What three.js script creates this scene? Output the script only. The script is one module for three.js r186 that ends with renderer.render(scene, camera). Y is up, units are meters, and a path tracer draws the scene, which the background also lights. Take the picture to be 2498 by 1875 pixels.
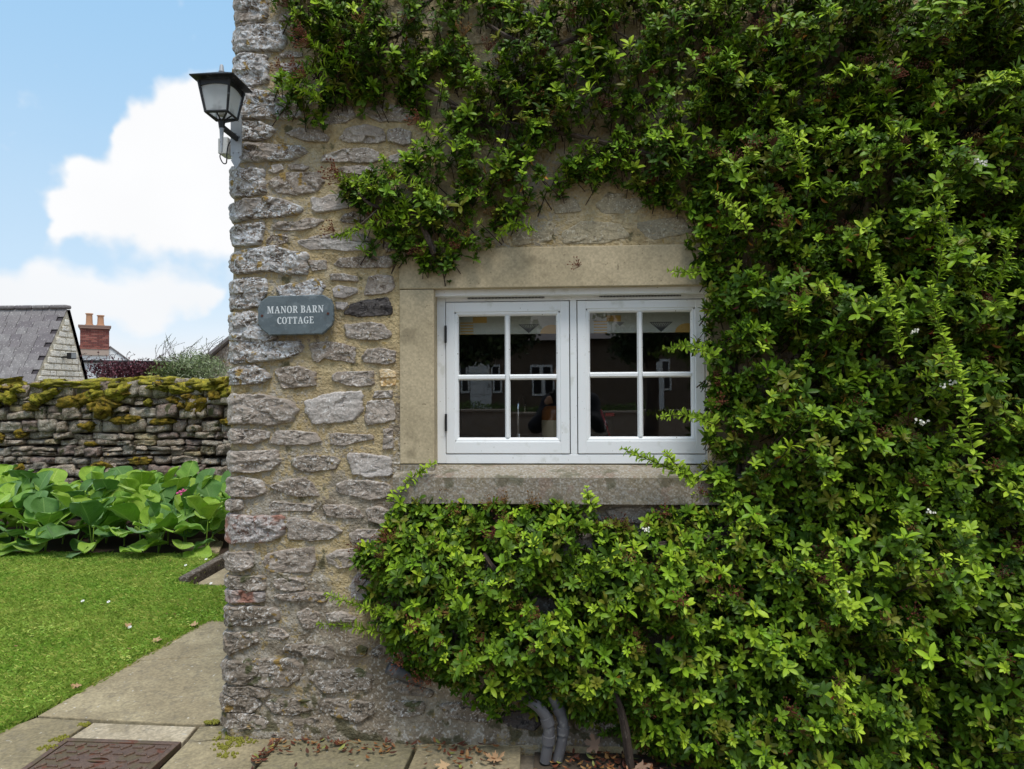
import * as THREE from 'three';
import { RoundedBoxGeometry } from 'three/addons/geometries/RoundedBoxGeometry.js';
import { mergeGeometries, mergeVertices } from 'three/addons/utils/BufferGeometryUtils.js';
import { ImprovedNoise } from 'three/addons/math/ImprovedNoise.js';
import { MarchingCubes } from 'three/addons/objects/MarchingCubes.js';
import { FontLoader } from 'three/addons/loaders/FontLoader.js';
import { TextGeometry } from 'three/addons/geometries/TextGeometry.js';

// ------------------------------------------------------------------ camera
const PW = 2498, PH = 1875, FOC = 1700, EYE = 1.54, DIST = 3.08;
const scene = new THREE.Scene();
const camera = new THREE.PerspectiveCamera(2 * Math.atan(PH / 2 / FOC) * 180 / Math.PI, 1024 / 769, 0.05, 900);
camera.rotation.order = 'YXZ';
camera.position.set(0, EYE, DIST);
camera.rotation.set(0.0135, 0.0623, -0.005);
camera.updateMatrixWorld(true);
const EXPOSURE = 1.66;

// ------------------------------------------------------------------ noise
const PN = new ImprovedNoise();
const ns = (x, y, z = 0) => PN.noise(x + 101.3, y + 57.7, z + 23.1);
function fbm(x, y, z = 0, o = 4) { let s = 0, a = 0.5; for (let i = 0; i < o; i++) { s += a * ns(x, y, z); x *= 2.03; y *= 2.03; z *= 2.03; a *= 0.5; } return s; }
function rng(seed) { let a = seed >>> 0; return () => { a = (a + 0x6D2B79F5) | 0; let t = Math.imul(a ^ (a >>> 15), 1 | a); t = (t + Math.imul(t ^ (t >>> 7), 61 | t)) ^ t; return ((t ^ (t >>> 14)) >>> 0) / 4294967296; }; }
const clamp = (x, a = 0, b = 1) => Math.min(b, Math.max(a, x));
const sst = (a, b, x) => { const t = clamp((x - a) / (b - a)); return t * t * (3 - 2 * t); };
const mix = (a, b, t) => a + (b - a) * t;

// ------------------------------------------------------------------ sky
function makeSky() {
  const w = 4096, h = 2048, data = new Float32Array(w * h * 4), D = Math.PI / 180;
  // heaps of cumulus: azimuth (degrees left of straight ahead), elevation, radius
  const heap = [[29.1, 19.7, 2.65],[30.9, 17.2, 2.3],[32.3, 16.4, 1.36],[28.4, 15.6, 3.6],[34.1, 13.5, 2.53],[35.9, 12.6, 1.39],[34.9, 15.1, 1.25],[31.9, 13.1, 3.34],[27.0, 20.5, 2.38],[27.0, 13.6, 3.48],[25.8, 17.3, 3.19],[27.9, 21.4, 1.1],[29.8, 20.8, 0.93],[31.2, 19.3, 1.07],[32.6, 18.0, 0.91],[36.5, 11.2, 0.87],[36.4, 13.5, 0.73],[37.6, 8.0, 1.29],[36.0, 7.0, 1.89],[30.5, 7.7, 1.69],[28.4, 7.2, 1.88],[33.1, 6.5, 1.95],[39.2, 6.9, 1.54],[41.2, 6.5, 2.05],[34.5, 7.3, 1.48],[27.0, 7.5, 0.95],[43.1, 7.0, 2.66],[24.0, 15.4, 4.2],[21.7, 12.5, 4.26],[36.4, 5.7, 1.74],[31.2, 5.7, 1.83]];
  for (let j = 0; j < h; j++) {
    const el = ((j + 0.5) / h - 0.5) * Math.PI, y = Math.sin(el), c = Math.cos(el), eld = el / D;
    for (let i = 0; i < w; i++) {
      const ph = ((i + 0.5) / w - 0.5) * 2 * Math.PI, x = c * Math.cos(ph), z = c * Math.sin(ph), k = (j * w + i) * 4;
      if (eld < -3) { data[k] = 0.3; data[k + 1] = 0.29; data[k + 2] = 0.26; data[k + 3] = 1; continue; }
      const up = Math.max(y, 0);
      // clear air: pale near the horizon
      const p = Math.pow(1 - up, 2.6);
      let r = mix(0.155, 0.46, p), g = mix(0.325, 0.55, p), b = mix(0.52, 0.62, p);
      // broken cloud over the whole vault
      const q = 1 / (up + 0.16), cx = x * q, cz = z * q;
      const f = fbm(cx * 0.9 + 3.1, cz * 0.9 - 1.7, 0.4, 5);
      let cov = sst(-0.06, 0.2, f + 0.11);
      let shade = clamp(0.5 + 1.5 * fbm(cx * 1.4 + 9, cz * 1.4, 3.3, 3));
      const az = Math.atan2(-x, -z) / D;
      if (az > -18 && az < 72 && eld < 52) {
        const clear = sst(0, 0.35, Math.max(0, 1 - Math.hypot((az - 34) / 50, (eld - 22) / 46)));
        cov *= 1 - clear * 0.97;
        let m = -1, n1 = 0;
        if (eld < 36 && az > 4 && az < 60) {
          n1 = fbm(az * 0.42, eld * 0.42, 2.2, 6);
          const n2 = fbm(az * 0.11 + 7, eld * 0.11, 5.2, 4), wa = az + 1.1 * fbm(az * 0.5 + 3, eld * 0.5, 9.1, 4), we = eld + 1.1 * fbm(az * 0.5 + 13, eld * 0.5, 4.1, 4);
          let sum = 0;
          for (const [a, e, rr] of heap) { const dd = ((wa - a) ** 2 + (we - e) ** 2) / (rr * rr); if (dd < 6) sum += Math.exp(-1.5 * dd); }
          m = sum - 0.3 + n1 * 0.55 + n2 * 0.2;
          const low = sst(11.5, 8, eld);
          const c2 = Math.pow(sst(-0.1, mix(0.55, 0.85, low), m + 0.02 + 0.1 * low), 0.7) * mix(1, 0.92, low);
          cov = Math.max(cov, c2);
          shade = mix(shade, clamp(0.72 + 0.5 * n2 - 0.25 * sst(10, 6, eld) * sst(0.1, 0.6, m)), c2);
        }
      }
      cov = Math.max(cov, 0.85 * sst(8.5, 2.5, eld + 2.2 * ns(az * 0.12, eld * 0.2, 6)));
      const cl = mix(0.55, 0.615, shade);
      r = mix(r, cl * 0.985, cov); g = mix(g, cl * 0.992, cov); b = mix(b, cl * 1.005, cov);
      data[k] = r; data[k + 1] = g; data[k + 2] = b; data[k + 3] = 1;
    }
  }
  const t = new THREE.DataTexture(data, w, h, THREE.RGBAFormat, THREE.FloatType);
  t.mapping = THREE.EquirectangularReflectionMapping; t.magFilter = t.minFilter = THREE.LinearFilter; t.needsUpdate = true;
  return t;
}
const sky = makeSky();
scene.background = sky; scene.environment = sky;
scene.backgroundIntensity = 1; scene.environmentIntensity = 1;

// ------------------------------------------------------------------ sun behind thin cloud
const sun = new THREE.DirectionalLight(new THREE.Color(1, 0.97, 0.91), 1.5);
sun.position.set(2, 14, 5.8); sun.castShadow = true; sun.shadow.radius = 36;
sun.shadow.mapSize.set(4096, 4096);
Object.assign(sun.shadow.camera, { left: -14, right: 14, top: 14, bottom: -14, near: 0.5, far: 60 });
scene.add(sun, sun.target);

const renderer = new THREE.WebGLRenderer({ antialias: true });
renderer.setSize(1024, 769);
renderer.toneMapping = THREE.LinearToneMapping;
renderer.toneMappingExposure = EXPOSURE;
renderer.shadowMap.enabled = true;

// ------------------------------------------------------------------ helpers
const names = new Map();
function numbered(n) { const k = names.get(n) || 0; names.set(n, k + 1); return k ? `${n}_${String(k).padStart(3, '0')}` : n; }
function group(name, at = [0, 0, 0], turn = 0) { const g = new THREE.Group(); g.name = numbered(name); g.position.set(...at); g.rotation.y = turn; scene.add(g); return g; }
function tag(o, label, category, grp) { o.userData.label = label; o.userData.category = category; if (grp) o.userData.group = grp; return o; }
function mk(name, geo, mat, parent) { const m = new THREE.Mesh(geo, mat); m.castShadow = m.receiveShadow = true; m.name = parent ? name : numbered(name); (parent || scene).add(m); return m; }
function structure(o) { o.userData.kind = 'structure'; return o; }
function stuff(name, geo, mat, mats, cols, parent, label, category) {
  const m = new THREE.InstancedMesh(geo, mat, mats.length);
  for (let i = 0; i < mats.length; i++) { m.setMatrixAt(i, mats[i]); if (cols) m.setColorAt(i, cols[i]); }
  m.castShadow = m.receiveShadow = true; m.name = parent ? name : numbered(name); m.userData.kind = 'stuff';
  if (label) m.userData.label = label; if (category) m.userData.category = category;
  (parent || scene).add(m); return m;
}
const V = (x, y, z) => new THREE.Vector3(x, y, z);
const UPV = V(0, 1, 0);
// a sight line of the survey photograph, cut with a plane of the place
function ray(px, py) { return V((px - PW / 2) / FOC, (PH / 2 - py) / FOC, -1).applyQuaternion(camera.quaternion); }
function wall(px, py, z = 0) { const d = ray(px, py), t = (z - DIST) / d.z; return V(d.x * t, EYE + d.y * t, z); }
function ground(px, py, y = 0) { const d = ray(px, py), t = (y - EYE) / d.y; return V(d.x * t, y, DIST + d.z * t); }
function sideX(px, py, x) { const d = ray(px, py), t = x / d.x; return V(x, EYE + d.y * t, DIST + d.z * t); }
const Q = (px, py) => [px / 0.8855, py / 0.8855];
function bx(w, h, d, x = 0, y = 0, z = 0, r = 0.004, s = 1) { const g = new RoundedBoxGeometry(w, h, d, s, Math.min(r, w / 2.1, h / 2.1, d / 2.1)); g.translate(x, y, z); return g; }
function plain(w, h, d, x = 0, y = 0, z = 0) { const g = new THREE.BoxGeometry(w, h, d); g.translate(x, y, z); return g; }
function cyl(r0, r1, h, x = 0, y = 0, z = 0, n = 16) { const g = new THREE.CylinderGeometry(r1, r0, h, n); g.translate(x, y, z); return g; }
function bar(a, b, r0, r1 = r0, n = 8) { const d = b.clone().sub(a), g = new THREE.CylinderGeometry(r1, r0, d.length(), n); g.applyQuaternion(new THREE.Quaternion().setFromUnitVectors(UPV, d.clone().normalize())); const m = a.clone().add(b).multiplyScalar(0.5); g.translate(m.x, m.y, m.z); return g; }
function tube(pts, r0, r1 = r0, n = 8, seg = 0, wob = 0) {
  const c = new THREE.CatmullRomCurve3(pts), S = seg || Math.max(8, pts.length * 6), g = new THREE.TubeGeometry(c, S, 1, n), p = g.attributes.position;
  for (let i = 0; i <= S; i++) { const t = i / S, o = c.getPointAt(t), r = mix(r0, r1, t) * (1 + wob * ns(t * 14, o.x * 20, o.y * 20)); for (let k = 0; k <= n; k++) { const q = i * (n + 1) + k, v = V().fromBufferAttribute(p, q).sub(o).multiplyScalar(r).add(o); p.setXYZ(q, v.x, v.y, v.z); } }
  g.computeVertexNormals(); return g;
}
function join(list) { return mergeGeometries(list.map(g => { const q = g.index ? g.toNonIndexed() : g; for (const k of Object.keys(q.attributes)) if (!['position', 'normal', 'uv'].includes(k)) q.deleteAttribute(k); return q; })); }
// uv in metres by the dominant axis
function boxUV(g, s = 1, ou = 0, ov = 0) {
  const p = g.attributes.position, n = g.attributes.normal, uv = new Float32Array(p.count * 2);
  for (let i = 0; i < p.count; i++) { const ax = Math.abs(n.getX(i)), ay = Math.abs(n.getY(i)), az = Math.abs(n.getZ(i)), x = p.getX(i), y = p.getY(i), z = p.getZ(i); let u = x, v = y; if (ax > ay && ax > az) u = z; else if (ay > az) v = z; uv[2 * i] = u / s + ou; uv[2 * i + 1] = v / s + ov; }
  g.setAttribute('uv', new THREE.BufferAttribute(uv, 2)); return g;
}
// ------------------------------------------------------------------ textures
function hash(x, y, s) { let h = Math.imul(x, 374761393) ^ Math.imul(y, 668265263) ^ Math.imul(s, 2246822519); h = Math.imul(h ^ (h >>> 13), 1274126177); return ((h ^ (h >>> 16)) >>> 0) / 4294967296; }
function vn(u, v, f, s, fy = f) { // wrapping value noise
  const x = u * f, y = v * fy, xi = Math.floor(x), yi = Math.floor(y), tx = x - xi, ty = y - yi, sx = tx * tx * (3 - 2 * tx), sy = ty * ty * (3 - 2 * ty);
  const m = (a, n) => ((a % n) + n) % n, x0 = m(xi, f), x1 = m(xi + 1, f), y0 = m(yi, fy), y1 = m(yi + 1, fy);
  return mix(mix(hash(x0, y0, s), hash(x1, y0, s), sx), mix(hash(x0, y1, s), hash(x1, y1, s), sx), sy);
}
function ft(u, v, f, o, s, fy = f) { let a = 0.5, t = 0, n = 0; for (let i = 0; i < o; i++) { t += a * vn(u, v, f, s + i * 17, fy); n += a; a *= 0.55; f *= 2; fy *= 2; } return t / n; }
function tex(w, h, fn, colour = true) {
  const d = new Uint8Array(w * h * 4);
  for (let j = 0; j < h; j++) for (let i = 0; i < w; i++) { const c = fn((i + 0.5) / w, (j + 0.5) / h), k = (j * w + i) * 4; if (colour) { d[k] = clamp(c[0], 0, 255); d[k + 1] = clamp(c[1], 0, 255); d[k + 2] = clamp(c[2], 0, 255); } else d[k] = d[k + 1] = d[k + 2] = clamp(c) * 255; d[k + 3] = 255; }
  const t = new THREE.DataTexture(d, w, h); t.wrapS = t.wrapT = THREE.RepeatWrapping; t.magFilter = THREE.LinearFilter; t.minFilter = THREE.LinearMipmapLinearFilter; t.generateMipmaps = true; if (colour) t.colorSpace = THREE.SRGBColorSpace; t.needsUpdate = true; return t;
}
const lerp3 = (a, b, t) => [mix(a[0], b[0], t), mix(a[1], b[1], t), mix(a[2], b[2], t)];
function stoneTex(seed, a, b, dark, pale, o = {}) {
  const { pit = 0.4, fleck = 0.55, ochre = 0.78, rust = 2, moss = 2, size = 512 } = o;
  return tex(size, size, (u, v) => {
    let c = lerp3(a, b, sst(0.3, 0.7, ft(u, v, 5, 4, seed)));
    const fine = ft(u, v, 110, 2, seed + 3), mid = ft(u, v, 26, 4, seed + 5), big = ft(u, v, 4, 3, seed + 9);
    c = lerp3(c, dark, 0.85 * sst(pit + 0.06, pit - 0.08, mid * 0.75 + fine * 0.25));
    c = lerp3(c, pale, 0.9 * sst(fleck, fleck + 0.07, fine * 0.55 + ft(u, v, 44, 3, seed + 31) * 0.45) * sst(0.35, 0.6, big + 0.15));
    c = lerp3(c, [150, 118, 52], 0.75 * sst(ochre, ochre + 0.06, ft(u, v, 12, 4, seed + 41)));
    c = lerp3(c, [150, 96, 78], 0.7 * sst(rust, rust + 0.1, ft(u, v, 5, 4, seed + 51)));
    c = lerp3(c, [62, 66, 34], 0.75 * sst(moss, moss + 0.09, ft(u, v, 7, 5, seed + 61)));
    const k = 0.86 + 0.28 * ft(u, v, 96, 2, seed + 71); return [c[0] * k, c[1] * k, c[2] * k];
  });
}
const roughBump = tex(512, 512, (u, v) => { const a = ft(u, v, 10, 6, 5), b = 1 - Math.abs(2 * ft(u, v, 8, 5, 77, 14) - 1); return clamp(0.15 + 0.55 * a + 0.35 * b * b - 0.1); }, false);
const grainBump = tex(512, 512, (u, v) => clamp(0.6 * ft(u, v, 40, 4, 91) + 0.4 * ft(u, v, 9, 3, 97)), false);
const std = (o) => new THREE.MeshStandardMaterial({ roughness: 0.9, ...o });
const rgb = (r, g, b) => new THREE.Color().setRGB(r / 255, g / 255, b / 255, THREE.SRGBColorSpace);

// ------------------------------------------------------------------ ground
const soilTex = tex(512, 512, (u, v) => { const a = ft(u, v, 8, 5, 3), b = ft(u, v, 60, 3, 8), c = lerp3([96, 86, 74], [132, 122, 106], a), k = 0.8 + 0.4 * b; return [c[0] * k, c[1] * k, c[2] * k]; });
const soilMat = std({ map: soilTex, bumpMap: grainBump, bumpScale: 0.01, roughness: 1 });
{ const g = new THREE.PlaneGeometry(700, 700, 1, 1).rotateX(-Math.PI / 2); boxUV(g, 1.3); const m = mk('ground', g, soilMat); m.position.y = -0.045; structure(m); }

const flagTex = (seed, a, b) => tex(512, 512, (u, v) => {
  let c = lerp3(a, b, sst(0.3, 0.7, ft(u, v, 4, 5, seed)));
  c = lerp3(c, [128, 116, 92], 0.35 * sst(0.52, 0.7, ft(u, v, 9, 4, seed + 5)));
  c = lerp3(c, [116, 108, 94], 0.28 * sst(0.6, 0.72, ft(u, v, 30, 3, seed + 15)));
  c = lerp3(c, [196, 190, 180], 0.85 * sst(0.86, 0.88, ft(u, v, 44, 2, seed + 25)));
  const k = 0.85 + 0.3 * ft(u, v, 90, 2, seed + 7); return [c[0] * k, c[1] * k, c[2] * k];
});
const flagMats = [flagTex(11, [168, 154, 124], [152, 138, 110]), flagTex(12, [158, 144, 114], [138, 126, 98]), flagTex(13, [188, 174, 150], [172, 158, 134]), flagTex(14, [138, 128, 100], [120, 112, 86])].map(m => std({ map: m, bumpMap: grainBump, bumpScale: 0.006, roughness: 0.93 }));
const path = group('path'); structure(path);
function slab(pts, mi, top = 0, thick = 0.05, parent = path, name = 'flagstone') { // pts: ground points
  const s = new THREE.Shape(pts.map(p => new THREE.Vector2(p.x, -p.z)));
  const g = new THREE.ExtrudeGeometry(s, { depth: thick - 0.006, bevelEnabled: true, bevelThickness: 0.006, bevelSize: 0.006, bevelOffset: -0.0075, bevelSegments: 2 });
  g.rotateX(-Math.PI / 2); g.translate(0, top - thick, 0); boxUV(g, 0.9, mi * 0.3, pts[0].x * 0.37); return mk(name, g, flagMats[mi % flagMats.length], parent);
}
const G = (l, y) => l.map(([a, b]) => ground(a, b, y));
const off = (p, dx, dz) => V(p.x + dx, p.y, p.z + dz);
{
  const a = ground(505, 1513), b = ground(325, 1612), c = ground(92, 1746), d = ground(0, 1783), h = ground(222, 1757.5);
  const xr = -1.3;
  slab([V(a.x - 0.02, 0, -2.2), V(xr, 0, -2.2), V(xr, 0, b.z - 0.25), V(b.x, 0, b.z)], 0, 0.004);
  slab([b, V(xr, 0, b.z - 0.26), V(xr, 0, 0.02), ground(565, 1758), ground(481, 1767), c], 0, 0.002);
  const mA = ground(163, 1801), mB = ground(443, 1811), mdir = ground(376, 1875).sub(mB).normalize();
  slab([ground(90, 1750), ground(222, 1758.5), ground(157, 1803), off(ground(157, 1803), mdir.x * 0.9, mdir.z * 0.9), off(d, -0.3, 0.9), d], 1, 0.003);
  slab([ground(228, 1760), ground(480, 1770), ground(447, 1808), ground(168, 1799)], 2, -0.002);
  const jd = ground(617, 1873), ja = ground(697, 1783);
  slab([ground(487, 1771), ground(560, 1768), V(ja.x, 0, -0.03), ja, jd, off(jd, -0.13, 0.75), off(mB, mdir.x * 0.95 + 0.03, mdir.z * 0.95), off(mB, 0.02, 0)], 1, 0.001);
  const ka = ground(1017, 1806), kb = ground(985, 1875);
  slab([off(ja, 0.015, -0.04), off(ka, -0.005, -0.1), ka, kb, off(kb, -0.06, 0.8), off(jd, -0.11, 0.75), off(jd, 0.012, 0)], 3, -0.001);
  slab([off(ka, 0.012, -0.06), V(-0.16, 0, -0.02), V(-0.13, 0, 1.15), off(kb, -0.045, 0.8), off(kb, 0.014, 0)], 1, -0.004);
  // path beyond the grass tongue
  const e = ground(470, 1428), k = ground(455, 1418);
  slab([e, V(xr, 0, e.z), V(xr, 0, e.z - 1.1), V(k.x + 0.08, 0, e.z - 1.1)], 0, 0.0);
  slab(G([[415, 1330], [478, 1352], [500, 1345], [535, 1322], [525, 1312], [470, 1318]]), 3, 0.02);
  slab(G([[482, 1353], [535, 1350], [545, 1325], [538, 1322], [502, 1346]]), 0, 0.02);
  // low kerb beside the far path
  const kerbG = boxUV(bx(0.08, 0.13, 1.6, 0, -0.01, -0.8, 0.012, 2), 0.7);
  const p = kerbG.attributes.position; for (let i = 0; i < p.count; i++) { const z = p.getZ(i); p.setX(i, p.getX(i) + 0.012 * ns(z * 4, p.getY(i) * 9)); p.setY(i, p.getY(i) + 0.01 * ns(z * 5, 4)); }
  const kerb = mk('kerb_stone', kerbG, std({ map: stoneTex(801, [104, 92, 80], [84, 74, 64], [54, 46, 40], [140, 134, 126]), bumpMap: roughBump, bumpScale: 0.01 }));
  kerb.position.set(k.x + 0.02, 0, k.z + 0.08); kerb.rotation.y = 0.06;
  tag(kerb, 'dark stone kerb along the lawn edge, just left of the cottage corner', 'kerb');

  // ---- inspection cover
  const u = mB.clone().sub(mA), wdt = u.length(); u.normalize(); const ang = Math.atan2(-u.z, u.x);
  const cover = group('manhole_cover', [mA.x, 0, mA.z], ang);
  tag(cover, 'rusty brown steel inspection cover with raised tread bars set in the paving', 'manhole cover');
  const rust = tex(512, 512, (x, y) => { let c = lerp3([100, 80, 70], [122, 98, 82], ft(x, y, 6, 5, 301)); c = lerp3(c, [104, 92, 66], 0.7 * sst(0.5, 0.62, ft(x, y, 5, 5, 305))); c = lerp3(c, [112, 56, 34], 0.6 * sst(0.64, 0.72, ft(x, y, 12, 4, 315))); const k = 0.85 + 0.3 * ft(x, y, 80, 2, 309); return c.map(q => q * k); });
  const steel = std({ map: rust, metalness: 0.35, roughness: 0.62, bumpMap: grainBump, bumpScale: 0.001 });
  const wornSteel = std({ map: rust, color: 0xffffff, metalness: 0.5, roughness: 0.42 }), dep = 0.52;
  const plateS = new THREE.Shape(); plateS.moveTo(0.03, 0.03); plateS.lineTo(wdt - 0.03, 0.03); plateS.lineTo(wdt - 0.03, dep - 0.03); plateS.lineTo(0.03, dep - 0.03);
  const hx = wdt * 0.5, hz = 0.17;
  const hole = new THREE.Path(); hole.absellipse(hx, hz, 0.045, 0.022, 0, Math.PI * 2); plateS.holes.push(hole);
  const pg = new THREE.ExtrudeGeometry(plateS, { depth: 0.012, bevelEnabled: false }); pg.rotateX(Math.PI / 2); pg.translate(0, 0.002, 0); mk('plate', boxUV(pg, 0.5), steel, cover);
  mk('pocket', boxUV(plain(0.11, 0.004, 0.06, hx, -0.032, hz), 0.5), std({ color: rgb(70, 40, 26) }), cover);
  for (const [w, d, x, z] of [[wdt, 0.026, wdt / 2, 0.013], [wdt, 0.026, wdt / 2, dep - 0.013], [0.026, dep - 0.054, 0.013, dep / 2], [0.026, dep - 0.054, wdt - 0.013, dep / 2]]) mk('frame', boxUV(bx(w, 0.03, d, x, -0.009, z, 0.003), 0.5), steel, cover);
  mk('lifting_bar', boxUV(bar(V(hx - 0.05, 0.0, hz + 0.004), V(hx + 0.05, 0.0, hz + 0.004), 0.006), 0.5), steel, cover);
  const tg = new THREE.CapsuleGeometry(0.0055, 0.036, 4, 8).rotateZ(Math.PI / 2).scale(1, 0.9, 1);
  boxUV(tg, 0.5);
  for (let r = 0; r < 8; r++) for (let q = 0; q < 9; q++) {
    const x = 0.06 + q * (wdt - 0.12) / 8, z = 0.06 + r * (dep - 0.12) / 7;
    if (Math.hypot((x - hx) / 0.075, (z - hz) / 0.045) < 1) continue;
    const t = mk('tread', tg, wornSteel, cover); t.position.set(x, 0.004, z); t.rotation.y = (q + r) % 2 ? 0.95 : 0.02;
  }
}
// bed of soil at the wall foot
const litterBed = (() => { const g = new THREE.PlaneGeometry(5.2, 1.5, 60, 18).rotateX(-Math.PI / 2), p = g.attributes.position; for (let i = 0; i < p.count; i++) p.setY(i, 0.012 * fbm(p.getX(i) * 5, p.getZ(i) * 5, 1, 3)); g.computeVertexNormals(); boxUV(g, 0.8); const m = mk('soil_bed', g, std({ map: tex(256, 256, (u, v) => { const c = lerp3([58, 48, 40], [86, 74, 60], ft(u, v, 8, 5, 23)); return c; }), roughness: 1 })); m.position.set(2.5, -0.03, 0.72); return structure(m); })();

// ------------------------------------------------------------------ cottage
const cottage = group('cottage');
tag(cottage, 'stone cottage with tooled sandy mortar, dressed window surround and white casement window', 'cottage');
const SM = {
  g: stoneTex(1, [168, 156, 145], [150, 138, 127], [114, 101, 90], [198, 192, 186], { pit: 0.34, fleck: 0.57 }),
  h: stoneTex(2, [158, 145, 133], [139, 126, 114], [104, 91, 79], [190, 183, 176], { pit: 0.37, fleck: 0.56, ochre: 0.7 }),
  l: stoneTex(3, [190, 182, 176], [168, 158, 150], [126, 114, 106], [216, 212, 208], { pit: 0.3, fleck: 0.62 }),
  c: stoneTex(4, [176, 171, 168], [150, 140, 131], [96, 82, 70], [206, 209, 213], { pit: 0.41, fleck: 0.52, ochre: 0.69 }),
  d: stoneTex(5, [96, 90, 88], [72, 66, 64], [40, 36, 36], [128, 122, 118], { pit: 0.38, fleck: 0.66 }),
  k: stoneTex(6, [150, 138, 126], [126, 114, 101], [86, 76, 64], [200, 197, 193], { pit: 0.38, fleck: 0.57, ochre: 0.68, moss: 0.64 }),
  s: stoneTex(9, [168, 155, 128], [152, 141, 120], [120, 108, 88], [190, 182, 162], { pit: 0.33, fleck: 0.6 }),
  t: stoneTex(7, [206, 172, 118], [214, 196, 166], [160, 122, 76], [226, 214, 194], { pit: 0.34 }),
  r: stoneTex(8, [164, 146, 138], [158, 150, 146], [112, 84, 74], [200, 196, 194], { rust: 0.54 }),
};
const stoneMats = Object.fromEntries(Object.entries(SM).map(([k, m]) => [k, std({ map: m, bumpMap: roughBump, bumpScale: 0.007, roughness: 0.95 })]));

function resample(poly, N) {
  let q = []; for (let i = 0; i < poly.length; i++) { const a = poly[i], b = poly[(i + 1) % poly.length]; q.push([mix(a[0], b[0], 0.06), mix(a[1], b[1], 0.06)], [mix(a[0], b[0], 0.94), mix(a[1], b[1], 0.94)]); }
  const L = [0]; for (let i = 0; i < q.length; i++) { const a = q[i], b = q[(i + 1) % q.length]; L.push(L[i] + Math.hypot(b[0] - a[0], b[1] - a[1])); }
  const T = L[q.length], out = []; let k = 0;
  for (let i = 0; i < N; i++) { const s = T * i / N; while (L[k + 1] < s) k++; const a = q[k], b = q[(k + 1) % q.length], t = (s - L[k]) / (L[k + 1] - L[k] + 1e-9); out.push([mix(a[0], b[0], t), mix(a[1], b[1], t)]); }
  return out;
}
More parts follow.
